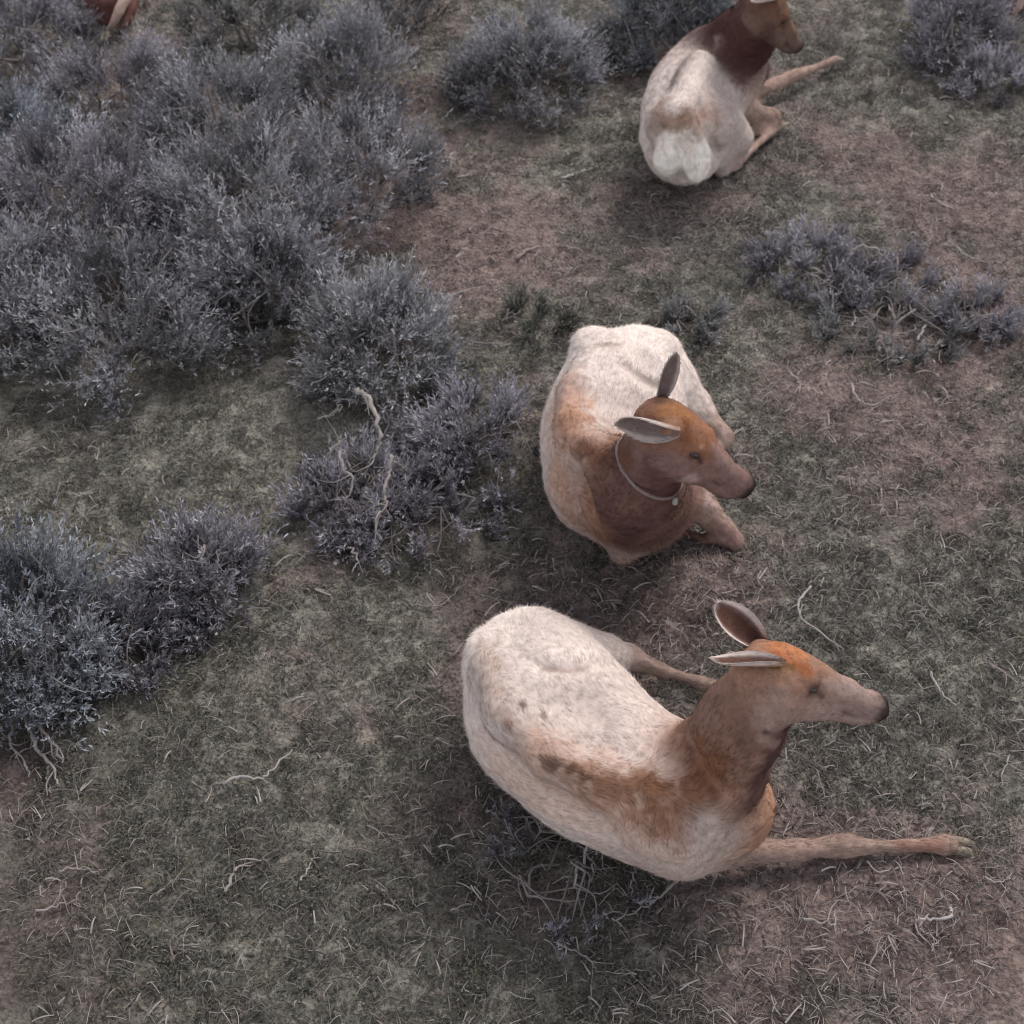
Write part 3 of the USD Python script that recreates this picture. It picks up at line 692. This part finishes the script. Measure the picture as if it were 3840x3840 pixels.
        parts_v, parts_f, parts_c, parts_d = [v], [f], [col], [flow]
        k = len(v)
        for base, d, op, L, wd in self.ears:
            ev, ef, ec = ear_mesh(base, d, op, L, wd, self.ear_cols)
            parts_v.append(ev); parts_f.append(ef + k); parts_c.append(ec); parts_d.append(np.repeat(d[None], len(ev), 0)); k += len(ev)
        V_, F_, C_, D_ = np.vstack(parts_v), np.vstack(parts_f), np.vstack(parts_c), np.vstack(parts_d)
        t = thing(name, label, 'elk', parent_loc)
        o = np.asarray(parent_loc)
        put(t, 'body', V_ - o, F_, M_COAT, True, C_)
        # short lying hair
        N_ = meshkit.arrays((V_, F_), True)[2]
        tri = V_[F_]
        area = np.linalg.norm(np.cross(tri[:, 1] - tri[:, 0], tri[:, 2] - tri[:, 0]), axis=1)
        area = area * (tri[:, :, 2].mean(1) > .02)
        pick = rng.choice(len(F_), fur, p=area / area.sum())
        bc = rng.dirichlet([1, 1, 1], fur)
        g = lambda A: np.einsum('ij,ijk->ik', bc, A[F_[pick]])
        p, nn, fl, cc = g(V_), g(N_), g(D_), g(C_)
        fl = fl - nn * np.einsum('ij,ij->i', fl, nn)[:, None]
        fl /= np.maximum(np.linalg.norm(fl, axis=1, keepdims=True), 1e-6)
        cl = np.stack([meshkit.noise(p * 22, seed + q_) for q_ in (41, 42, 43)], -1) - .5
        dirn = fl + cl * .55 + nn * (rng.uniform(.04, .24, (fur, 1)) - np.einsum('ij,ij->i', cl, nn)[:, None] * .55) + rng.normal(0, .13, (fur, 3)); dirn /= np.linalg.norm(dirn, axis=1, keepdims=True)
        side = np.cross(dirn, nn); side /= np.maximum(np.linalg.norm(side, axis=1, keepdims=True), 1e-6)
        isear = pick >= len(f)
        head_near = np.linalg.norm(p - self.HW(.2, 0, -.05), axis=1) < .27
        ln = furlen * rng.uniform(.5, 1.3, (fur, 1)) * np.where(isear | head_near, .55, 1)[:, None]
        wdt = .0011
        dark_ = cc.mean(1, keepdims=True) < .30
        ln = ln * np.where(dark_ & ~(isear | head_near)[:, None], 1.35, 1.0)
        vary = np.where(dark_, rng.uniform(.62, 1.42, (fur, 1)), rng.uniform(.90, 1.12, (fur, 1)))
        fv = np.stack([p - side * wdt - nn * .002, p + side * wdt - nn * .002, p + dirn * ln], 1).reshape(-1, 3)
        put(t, 'fur', fv - o, np.arange(fur * 3).reshape(-1, 3), M_FUR, False, np.repeat(np.clip(cc * vary, .006, .95), 3, 0), 'stuff')
        import trimesh as T
        for c, R, s in self.eyes:
            e = T.creation.icosphere(2, 1.0)
            ev = (e.vertices * V(.022, .0135, .0098) * s) @ R + c
            put(t, 'eye', ev - o, e.faces, M_EYE, True)
        for h0, h1, r in self.hooves:
            x = unit(h1 - h0); y = unit(np.cross(V(0, 0, 1), x)); z = np.cross(x, y); L = np.linalg.norm(h1 - h0)
            for sd in (-1, 1):
                ph = [(0, .55, .55), (.25, .62, .62), (.6, .60, .52), (.88, .42, .32), (1.0, .12, .10)]
                vv = []
                for u, a_, b_ in ph:
                    for q_ in np.arange(10) / 10 * 2 * np.pi:
                        vv.append(h0 + x * (u * L) + y * (sd * r * (.52 + .10 * u) + math.cos(q_) * a_ * r * .8) + z * (math.sin(q_) * b_ * r - .25 * r * u))
                ff = [(i * 10 + j, i * 10 + (j + 1) % 10, (i + 1) * 10 + (j + 1) % 10) for i in range(4) for j in range(10)] + [(i * 10 + j, (i + 1) * 10 + (j + 1) % 10, (i + 1) * 10 + j) for i in range(4) for j in range(10)]
                ff += [(40, 40 + j, 40 + j + 1) for j in range(1, 9)]
                put(t, 'hoof', np.array(vv) - o, ff, M_HOOF, True)
        if collar is not None:
            pts, tg = collar
            rb, wb = .0025, .0055
            P = catm(np.vstack([pts, pts[:1]]), 6)
            c0 = P.mean(0); tgt = np.gradient(P, axis=0); tgt /= np.linalg.norm(tgt, axis=1, keepdims=True)
            outv = P - c0; outv -= tgt * np.einsum('ij,ij->i', outv, tgt)[:, None]; outv /= np.linalg.norm(outv, axis=1, keepdims=True)
            wv = np.cross(tgt, outv)
            ring = np.stack([P + outv * rb + wv * wb, P + outv * rb - wv * wb, P - outv * rb - wv * wb, P - outv * rb + wv * wb], 1).reshape(-1, 3)
            m_ = len(P); ff = []
            for i in range(m_ - 1):
                for j in range(4):
                    A, B = i * 4 + j, i * 4 + (j + 1) % 4
                    ff += [(A, B, B + 4), (A, B + 4, A + 4)]
            put(t, 'collar', ring - o, ff, M_COLLAR, 40, label='thin pale collar around the neck')
            bx = T.creation.box([.03, .025, .05]); bx = T.creation.icosphere(2, 1.0)
            q_ = np.sign(bx.vertices) * np.abs(bx.vertices) ** .55 * V(.009, .008, .015) + tg
            put(t, 'collar_tag', q_ - o, bx.faces, M_TAG, True)
        return t

    ear_cols = (TAN * .8, DARK * .8, V(.68, .58, .53))

def ear_mesh(base, d, op, L, wd, cols):
    """A cupped leaf-shaped ear: outer and inner skins; pale rim, dark inside."""
    side = unit(np.cross(d, op)); op = np.cross(side, d)
    nu, nv = 14, 11
    vs, cs = [], []
    for layer in (0, 1):
        for i in range(nu):
            u = i / (nu - 1)
            w = wd * (.20 + .80 * math.sin(math.pi * (.03 + u * .80))) * (1 - u ** 7) ** .6 if u < 1 else .001
            for j in range(nv):
                a = (j / (nv - 1) - .5) * 2
                cup = (1.25 * (1 - u) + .55)
                ang = a * cup
                rad = w / max(math.sin(min(cup, 1.5)), .5)
                off = rad * (1 - math.cos(ang))
                p = base + d * (u * L) + side * (rad * math.sin(ang)) + op * (off - rad * .35) - op * (0.010 * u * u * L / .2)
                th = .0035 * (1 - .5 * abs(a))
                p = p + op * (th if layer else -th)
                rim = min(1, max(0, (abs(a) - .55) / .25)) ** 1.3
                rim = max(rim, max(0, (u - .86) / .14) * .5)
                c = cols[0] if layer == 0 else cols[1] * (1 - .35 * u) + cols[0] * .35 * u
                bl = max(0, 1 - u / (.12 if layer else .34)) ** .8
                c = c * (1 - rim) + cols[2] * rim
                vs.append(p); cs.append(c * (1 - bl) + (TAN * .85 if cols[0] is not None else c) * bl)
    f = []
    for layer in (0, 1):
        o = layer * nu * nv
        for i in range(nu - 1):
            for j in range(nv - 1):
                A, B, C, D = o + i * nv + j, o + i * nv + j + 1, o + (i + 1) * nv + j + 1, o + (i + 1) * nv + j
                f += [(A, B, C), (A, C, D)] if layer else [(A, C, B), (A, D, C)]
    o = nu * nv
    for i in range(nu - 1):
        for j in (0, nv - 1):
            A, D = i * nv + j, (i + 1) * nv + j
            q_ = [(A, D, D + o), (A, D + o, A + o)]
            f += q_ if j == 0 else [(a, c, b) for a, b, c in q_]
    return np.array(vs), np.array(f), np.array(cs)

def surface_nets(D, lo, h):
    s = D < 0
    c = np.zeros(np.array(D.shape) - 1, np.int8)
    for a, b, e in np.ndindex(2, 2, 2):
        c += s[a:a + c.shape[0], b:b + c.shape[1], e:e + c.shape[2]]
    cells = np.argwhere((c > 0) & (c < 8))
    num = np.full(c.shape, -1, np.int64); num[tuple(cells.T)] = np.arange(len(cells))
    acc = np.zeros((len(cells), 3)); cnt = np.zeros(len(cells))
    corners = list(np.ndindex(2, 2, 2))
    for a in corners:
        for ax_ in range(3):
            if a[ax_]:
                continue
            b = list(a); b[ax_] = 1
            da = D[tuple((cells + a).T)]; db = D[tuple((cells + b).T)]
            x = (da < 0) != (db < 0)
            t = np.where(x, da / np.where(x, da - db, 1), 0)
            p = np.array(a, float)[None] + t[:, None] * (np.array(b) - np.array(a))[None]
            acc += p * x[:, None]; cnt += x
    v = lo + h * (cells + acc / cnt[:, None])
    F = []
    for ax_ in range(3):
        o1, o2 = (ax_ + 1) % 3, (ax_ + 2) % 3
        sl0 = [slice(None)] * 3; sl1 = [slice(None)] * 3
        sl0[ax_] = slice(0, -1); sl1[ax_] = slice(1, None)
        ed = np.argwhere(s[tuple(sl0)] != s[tuple(sl1)])
        ok = (ed[:, o1] > 0) & (ed[:, o2] > 0) & (ed[:, o1] < c.shape[o1]) & (ed[:, o2] < c.shape[o2])
        ed = ed[ok]
        inside = s[tuple(ed.T)]
        q_ = []
        for d1, d2 in ((-1, -1), (0, -1), (0, 0), (-1, 0)):
            e = ed.copy(); e[:, o1] += d1; e[:, o2] += d2
            q_.append(num[tuple(e.T)])
        q_ = np.stack(q_, 1)
        q_[~inside] = q_[~inside][:, ::-1]
        F.append(q_)
    q_ = np.vstack(F)
    q_ = q_[(q_ >= 0).all(1)]
    return v, np.vstack([q_[:, [0, 1, 2]], q_[:, [0, 2, 3]]])

def nose_at(poll, px, py, L=.445, below=True):
    """The nose tip seen at the pixel, at head length L from the poll (the lower of the two solutions)."""
    zs = np.linspace(poll[2] - .44, poll[2] + .25, 600)
    d = np.array([np.linalg.norm(U(px, py, z) - poll) - L for z in zs])
    x = np.where(d[:-1] * d[1:] <= 0)[0]
    i = np.argmin(abs(d)) if not len(x) else (x[0] if below else x[-1])
    return U(px, py, zs[i])

def trunk(e, st, cols, k=.09):
    P = [(U(a, b, z), r) for a, b, z, r in st]
    for i, ((p, r), (q_, s)) in enumerate(zip(P[:-1], P[1:])):
        e.cone(p, q_, r, s, cols[i], k, unit(p - q_))
    return P

UP = V(0, 0, 1)
# ---- the nearest elk
e = Elk()
trunk(e, [(519, 667, .25, .15), (536, 688, .28, .215), (552, 717, .30, .245), (596, 759, .31, .230), (641, 787, .31, .200), (682, 801, .31, .195), (726, 804, .31, .145)],
      [CREAM, CREAM, PALEC, PALEC, PALEC * .95, TAN * 1.2])
e.ell(U(487, 655, .40), np.eye(3), V(.07, .09, .08), CREAM, .09); e.ell(U(528, 632, .36), np.eye(3), V(.10, .06, .08), WHITE, .08)                                # hip bone
e.cone(U(545, 654, .34), U(612, 660, .15), .140, .064, PALEC * .93, .022)                        # upper thigh
e.chain([(U(600, 658, .15), .055), (U(628, 657, .10), .042), (U(640, 662, .09), .034), (U(660, 669, .08), .024), (U(700, 682, .06), .022), (U(745, 694, .05), .025), (U(775, 704, .03), .022)], LEG, .025)
e.cone(U(560, 646, .22), U(595, 655, .14), .10, .08, PALEC, .05)
e.cone(U(670, 812, .42), U(688, 853, .14), .145, .075, PALEC * .9, .06)                           # shoulder and upper arm
e.chain([(U(690, 854, .13), .068), (U(742, 852, .10), .043), (U(800, 849, .09), .034), (U(832, 847, .085), .033), (U(848, 846, .085), .036), (U(866, 846, .08), .024), (U(930, 845, .065), .021), (U(944, 845, .055), .029), (U(953, 845, .05), .024)], LEG, .022)
e.chain([(U(488, 672, .47), .05), (U(506, 716, .50), .05), (U(548, 757, .51), .045), (U(600, 783, .49), .05), (U(650, 794, .50), .06)], PALEC * .8, .07)     # backbone
e.ell(U(655, 815, .44), np.eye(3), V(.10, .09, .12), PALEC * .85, .06)                           # shoulder blade
e.carve(U(583, 689, .66), V(.13, .11, .13), .09); e.carve(U(628, 822, .58), V(.10, .06, .10), .08)                      # hollow flank, behind the shoulder
e.cone(U(692, 790, .40), U(716, 766, .52), .165, .135, TAN, .07)
e.cone(U(716, 766, .52), U(742, 722, .72), .140, .118, V(.25, .15, .115), .06)
e.cone(U(742, 722, .72), U(766, 684, .88), .12, .088, V(.27, .165, .13), .05)
poll = U(758, 656, .96); nose = nose_at(poll, 886, 689, .405)
e.head(poll, nose, unit(V(.15, .45, 1)), face=V(.29, .15, .09), side=MUZ * 1.28, top=TAN,
       s=1.06, ears=((V(713, 602, .19), V(.65, -.55, .45), .19, .050), (V(704, 658, .165), V(.25, .35, .9), .175, .036)))
e.hooves = [(U(951, 845, .05), U(978, 848, .03), .031), (U(772, 703, .03), U(786, 707, .02), .022)]
paints = [
    ('px', [(500, 770), (560, 805), (620, 832), (670, 850)], .12, TAN * 1.7, .30, .8), ('px', [(486, 640), (494, 690), (520, 738), (560, 768), (605, 782), (650, 785)], .05, V(.40, .28, .21), .42, .9),
    ('px', [(540, 750), (575, 772), (620, 788), (670, 795)], .13, TAN * 1.35, .42, .6), ('px', [(575, 772), (612, 783), (660, 786)], .06, V(.23, .115, .06), .65, 1.0),
    ('px', [(545, 756), (580, 773), (615, 783), (655, 784), (690, 775)], .024, V(.075, .038, .026), .7, 2.4),
    ('px', [(600, 800), (640, 815), (670, 828)], .07, TAN * 1.1, .55), ('px', [(690, 790), (705, 765)], .10, V(.185, .080, .042), .85, .7),
    ('px', [(660, 800), (690, 812)], .10, V(.24, .12, .07), .7, .9),
    ('px', [(700, 830), (735, 845)], .07, PALEC * .8, .5),
    ('px', [(762, 800), (776, 765), (782, 748)], .07, DARK, .9), ('px', [(740, 820), (765, 790)], .07, V(.21, .125, .10), .5),
    ('px', [(735, 720), (752, 745)], .06, BROWN * .8, .6), ('px', [(715, 735), (730, 700)], .05, V(.24, .14, .10), .7),
    ('px', [(524, 702)], .018, DARK, .85, .2), ('px', [(545, 712)], .014, BROWN, .8, .2), ('px', [(503, 722)], .02, BROWN, .7),
    ('px', [(466, 640), (488, 614), (518, 604)], .03, WHITE, .7), ('px', [(545, 665), (580, 668), (618, 662)], .014, V(.34, .25, .21), .7, .2),  # last strip: shade painted along the thigh crease
    ('px', [(779, 642), (800, 648)], .045, ORANGE * 1.15, .85), ('px', [(772, 652), (812, 668)], .025, V(.33, .10, .035), .7), ('px', [(776, 662), (795, 666)], .018, V(.12, .07, .015), .85),
    ('px', [(782, 705), (770, 725)], .05, V(.34, .235, .20), .7), ('px', [(765, 735), (797, 733)], .010, BLACK * 1.5, .95, .15), ('px', [(764, 742), (780, 746)], .02, V(.36, .25, .2), .6),
    ('px', [(822, 672), (818, 690)], .016, V(.11, .05, .045), .6),
    ('px', [(830, 680), (870, 692)], .02, V(.34, .26, .23), .6), 
    
    ('px', [(905, 843), (940, 842)], .03, V(.30, .16, .12), .7), ('px', [(640, 655), (646, 662)], .02, V(.40, .30, .26), .5)]
e.build('elk', 'pale elk nearest the camera with its foreleg stretched straight out to the right', U(600, 770, 0), paints, seed=31, grooves=[([(530, 660), (552, 668), (585, 669), (618, 664)], .010, .030), ([(652, 812), (650, 835), (664, 858)], .008, .03), ([(741, 836), (742, 852), (741, 868)], .006, .015), ([(690, 745), (700, 775), (722, 800)], .006, .03)])

# ---- the middle elk
e = Elk()
trunk(e, [(622, 372, .24, .16), (622, 390, .29, .225), (616, 422, .31, .255), (610, 454, .31, .24), (612, 480, .31, .21), (632, 500, .28, .14)],
      [CREAM, CREAM, PALEC, PALEC * .95, PALEC * .85])
e.chain([(U(590, 362, .50), .05), (U(574, 392, .53), .05), (U(572, 425, .53), .05), (U(586, 452, .55), .06)], CREAM * .85, .06)
e.ell(U(592, 346, .44), np.eye(3), V(.08, .08, .07), CREAM, .06); e.ell(U(640, 345, .42), np.eye(3), V(.07, .07, .07), WHITE, .06)
e.carve(U(640, 402, .64), V(.12, .12, .12), .09)
e.cone(U(652, 362, .34), U(690, 405, .19), .135, .085, CREAM, .025)
e.cone(U(690, 405, .18), U(724, 438, .09), .075, .04, LEG * 1.25, .04)
e.chain([(U(723, 438, .08), .038), (U(700, 475, .06), .03), (U(680, 500, .05), .03)], LEG, .02)
e.cone(U(640, 495, .34), U(676, 500, .20), .17, .10, BROWN * 1.3, .07)
e.chain([(U(668, 482, .26), .08), (U(700, 506, .15), .056), (U(724, 531, .075), .040), (U(735, 541, .05), .036)], LEG * 1.15, .03)
e.chain([(U(732, 540, .04), .028), (U(705, 540, .03), .020), (U(682, 532, .03), .022)], BROWN, .02)
e.chain([(U(606, 516, .16), .10), (U(622, 552, .05), .042), (U(645, 549, .035), .028)], LEG * 1.1, .03)
e.cone(U(612, 480, .38), U(638, 482, .56), .18, .13, TAN * .8, .13)
e.cone(U(640, 496, .40), U(652, 516, .22), .155, .10, V(.105, .06, .055), .12)
e.ell(U(632, 500, .46), np.eye(3), V(.13, .10, .11), V(.12, .068, .06), .12)
e.cone(U(638, 482, .56), U(652, 456, .76), .13, .10, V(.13, .075, .068), .10)
e.cone(U(652, 456, .76), U(664, 428, .90), .098, .080, V(.14, .082, .07), .05)
poll = U(659, 411, .98); nose = nose_at(poll, 757, 473)
e.head(poll, nose, unit(V(.2, .12, 1)), face=V(.34, .145, .065), side=V(.22, .14, .125), top=V(.27, .14, .09),
       s=1.06, ears=((V(676, 354, .19), V(.35, -.8, .3), .18, .030), (V(614, 424, .17), V(.2, -.65, -.1), .165, .050)))
e.ear_cols = (V(.16, .10, .09), V(.20, .155, .15), V(.50, .43, .40))
paints = [
    ('px', [(550, 400), (552, 440), (562, 490), (580, 520)], .15, TAN * 1.5, .45, .7), ('px', [(565, 410), (572, 430), (582, 446)], .10, TAN, .8), ('px', [(575, 390), (560, 430)], .08, TAN * 1.25, .5), ('px', [(580, 446), (600, 455), (620, 455)], .055, V(.13, .06, .04), .85),
    ('px', [(570, 375), (560, 390)], .07, V(.45, .29, .24), .5), ('px', [(600, 505), (618, 528), (640, 530), (665, 515)], .10, V(.12, .065, .058), .9), ('px', [(570, 470), (575, 520)], .07, V(.42, .32, .28), .5),
    ('px', [(592, 488)], .025, BROWN, .8), ('px', [(600, 340), (615, 340)], .03, V(.33, .24, .19), .7), ('px', [(625, 360), (650, 378), (665, 385)], .02, V(.38, .31, .28), .7),  # last strip: the thigh fold darkened with painted shade
    ('px', [(650, 350), (665, 370)], .08, V(.52, .46, .43), .6), ('px', [(640, 530), (620, 545)], .05, V(.10, .055, .05), .7),
    ('px', [(650, 470), (665, 500)], .06, DARK * 1.5, .7), ('px', [(665, 405), (690, 412)], .04, V(.33, .15, .06), .7), ('px', [(690, 425), (694, 440)], .02, V(.20, .07, .03), .7),
    ('px', [(673, 440), (678, 425)], .025, V(.36, .22, .14), .7), 
    ('px', [(665, 465), (685, 470)], .04, V(.27, .175, .16), .6), ('px', [(718, 450), (735, 470)], .03, V(.30, .21, .19), .6),
    ('px', [(725, 425), (733, 445)], .02, V(.48, .38, .33), .5), 
    ('px', [(720, 525), (733, 541)], .04, V(.22, .13, .12), .7), ('px', [(690, 486), (712, 500)], .04, V(.46, .35, .32), .6)]
nb, nt = U(645, 470, .66), U(655, 448, .80)
ax_ = unit(nt - nb); s1 = unit(np.cross(ax_, UP)); s2 = np.cross(ax_, s1)
cc_ = (nb + nt) / 2
ring = np.array([cc_ + s1 * .118 * math.cos(a) + s2 * .132 * math.sin(a) - UP * .03 + ax_ * .05 * math.cos(a) for a in np.arange(10) / 10 * 2 * np.pi])
low = ring[np.argmin((ring - cc_) @ V(-.5, .5, .6))]
e.build('elk', 'middle elk with its head turned to the right over a folded foreleg', U(625, 450, 0), paints, seed=32, grooves=[([(616, 360), (634, 373), (655, 386), (668, 392)], .010, .03), ([(566, 452), (582, 480), (592, 512)], .008, .035)], collar=(ring, low - V(-.002, .010, .014)))

# ---- the far elk, seen from behind
e = Elk()
trunk(e, [(685, 148, .23, .17), (684, 137, .27, .195), (688, 113, .29, .215), (698, 93, .31, .225), (710, 78, .32, .21), (728, 70, .33, .15)],
      [WHITE, CREAM, PALEC, PALEC, CREAM])
e.ell(U(660, 124, .42), np.eye(3), V(.075, .11, .08), PALEC * .8, .05); e.ell(U(700, 122, .44), np.eye(3), V(.08, .13, .09), TAN * 1.2, .05)
e.cone(U(679, 112, .50), U(700, 68, .56), .06, .08, CREAM, .12)
e.ell(U(668, 158, .30), np.eye(3), V(.07, .06, .09), WHITE, .05); e.ell(U(698, 158, .30), np.eye(3), V(.07, .06, .09), WHITE, .05)
e.ell(U(697, 172, .25), np.eye(3), V(.042, .034, .055), WHITE, .05)      # tail
e.cone(U(708, 122, .38), U(735, 138, .15), .15, .09, PALEC * .9, .025)
e.carve(U(714, 100, .62), V(.12, .12, .12), .08)
e.cone(U(712, 140, .22), U(722, 166, .07), .12, .055, PALEC * .8, .05)
e.chain([(U(722, 163, .07), .045), (U(735, 163, .06), .036), (U(745, 154, .05), .024), (U(768, 135, .04), .022), (U(777, 127, .04), .026)], LEG * 1.25, .02)
e.chain([(U(738, 112, .16), .065), (U(772, 117, .08), .042), (U(760, 130, .05), .028), (U(742, 136, .04), .025)], LEG, .03)
e.cone(U(722, 78, .38), U(744, 92, .18), .17, .08, LEG * 1.2, .06)
e.chain([(U(744, 94, .14), .055), (U(775, 84, .09), .036), (U(796, 75, .08), .034), (U(806, 71, .07), .024), (U(824, 64, .06), .020), (U(834, 60, .05), .025)], LEG * 1.15, .02)
e.cone(U(718, 62, .44), U(742, 40, .60), .19, .15, V(.085, .040, .036), .06)
e.cone(U(742, 40, .60), U(758, 18, .80), .145, .11, V(.085, .040, .036), .05)
e.cone(U(758, 18, .80), U(766, 4, .92), .105, .08, V(.095, .048, .042), .05)
e.cone(U(735, 60, .42), U(752, 70, .26), .14, .09, DARK * 1.3, .06)
poll = U(764, -6, 1.00); nose = nose_at(poll, 810, 42)
e.head(poll, nose, unit(V(.35, .1, 1)), face=V(.21, .11, .065), side=V(.17, .112, .088), top=V(.16, .085, .06), s=.92,
       ears=((V(778, -32, .18), V(.5, -.5, .3), .19, .045), (V(748, 2, .17), V(.3, .2, .9), .17, .030)))
e.ear_cols = (V(.22, .15, .12), V(.3, .24, .22), V(.6, .52, .48))
e.hooves = [(U(776, 127, .04), U(786, 121, .03), .026), (U(832, 60, .045), U(842, 57, .035), .024)]
paints = [
    ('px', [(668, 145), (690, 145), (705, 160), (690, 172), (668, 165)], .125, WHITE * 1.15, .98, .25), ('px', [(660, 122), (672, 128), (690, 120)], .05, V(.24, .125, .065), .8), ('px', [(695, 112), (702, 125)], .07, V(.34, .22, .16), .75),
    ('px', [(648, 125), (652, 112), (660, 98)], .06, V(.30, .21, .165), .8), ('px', [(672, 76), (680, 64), (692, 56)], .08, V(.24, .165, .14), .85, .8), ('px', [(700, 52), (715, 46)], .05, V(.5, .4, .36), .5),
    ('px', [(700, 64), (722, 80), (735, 92)], .09, CREAM, .7), ('px', [(720, 52), (745, 80)], .07, DARK * 1.4, .85), ('px', [(770, 35), (766, 55), (758, 75)], .05, DARK * 1.2, .7),
    ('px', [(700, 62), (690, 80), (700, 95)], .10, CREAM * 1.08, .6), ('px', [(712, 120), (725, 150)], .06, PALEC * .8, .5), ('px', [(645, 140), (648, 155)], .05, V(.45, .34, .29), .5)]
e.build('elk', 'far elk seen from behind with a white rump, facing right', U(690, 120, 0), paints, seed=33, grooves=[([(700, 104), (706, 125), (714, 148), (720, 160)], .012, .035), ([(664, 128), (658, 145), (664, 165)], .010, .035), ([(690, 142), (690, 160), (692, 178)], .008, .03)])

# ---- two elk cut by the picture's edges: only dark chest and a pale foreleg in view
def edge_elk(dx, dy, label, seed):
    e = Elk()
    A = lambda a, b, z: U(a + dx, b + dy, z)
    o = A(110, -40, 0)
    Q = lambda a, b, z: o * V(1, 1, 0) + V(a, b, z)
    pts = [(Q(.62, 1.62, .26), .18), (Q(.56, 1.46, .29), .23), (Q(.42, 1.18, .31), .27), (Q(.26, .88, .32), .27), (Q(.10, .58, .34), .25), (Q(.02, .38, .34), .17)]
    cs = [CREAM, PALEC, PALEC, PALEC * .8, TAN * .7]
    for i in range(5):
        e.cone(pts[i][0], pts[i + 1][0], pts[i][1], pts[i + 1][1], cs[i], .09, unit(pts[i][0] - pts[i + 1][0]))
    e.cone(Q(.60, 1.35, .3), Q(.95, 1.15, .14), .17, .08, PALEC, .06)
    e.chain([(Q(.95, 1.15, .12), .06), (Q(1.1, 1.45, .06), .03), (Q(1.12, 1.6, .05), .03)], LEG, .02)
    e.cone(Q(.02, .42, .40), Q(-.02, .25, .60), .19, .15, BROWN * .8, .07)
    e.cone(Q(-.02, .25, .60), Q(-.04, .15, .86), .15, .095, V(.13, .05, .045), .05)
    red = V(.125, .060, .052)
    e.cone(Q(.02, .40, .36), A(100, -14, .20), .17, .10, red, .06)
    e.chain([(A(100, -14, .20), .11), (A(101, 4, .15), .085), (A(103, 20, .08), .045)], red, .03)
    e.chain([(Q(.12, .42, .26), .07), (A(128, -5, .25), .036), (A(120, 9, .20), .032), (A(114, 21, .13), .027), (A(106, 32, .05), .020)], LEG * 1.7, .008)
    e.chain([(Q(.2, .42, .2), .06), (A(132, 10, .08), .030), (A(128, 19, .05), .030), (A(121, 29, .035), .022)], red * 1.1, .012)
    e.hooves = [(A(106, 32, .04), A(103, 41, .02), .024)]
    poll = Q(-.04, .17, 1.02); nose = poll + .445 * unit(V(-.35, .35, -.32))
    tip = project(np.array([poll + V(.1, 0, .15), poll + V(-.15, .1, .1)]))[0]
    e.head(poll, nose, unit(V(0, .3, 1)), face=V(.28, .13, .07), ears=((V(*tip[0], .19), V(.3, -.6, .3), .19, .05), (V(*tip[1], .19), V(-.3, -.6, .3), .19, .05)))
    e.build('elk', label, o, [], seed=seed, fur=16000, cell=.014)
edge_elk(0, 0, 'reddish brown elk cut by the top edge, only dark chest and a pale foreleg showing', 34)
edge_elk(905, -14, 'reddish brown elk cut off in the top right corner beside dark sagebrush', 35)
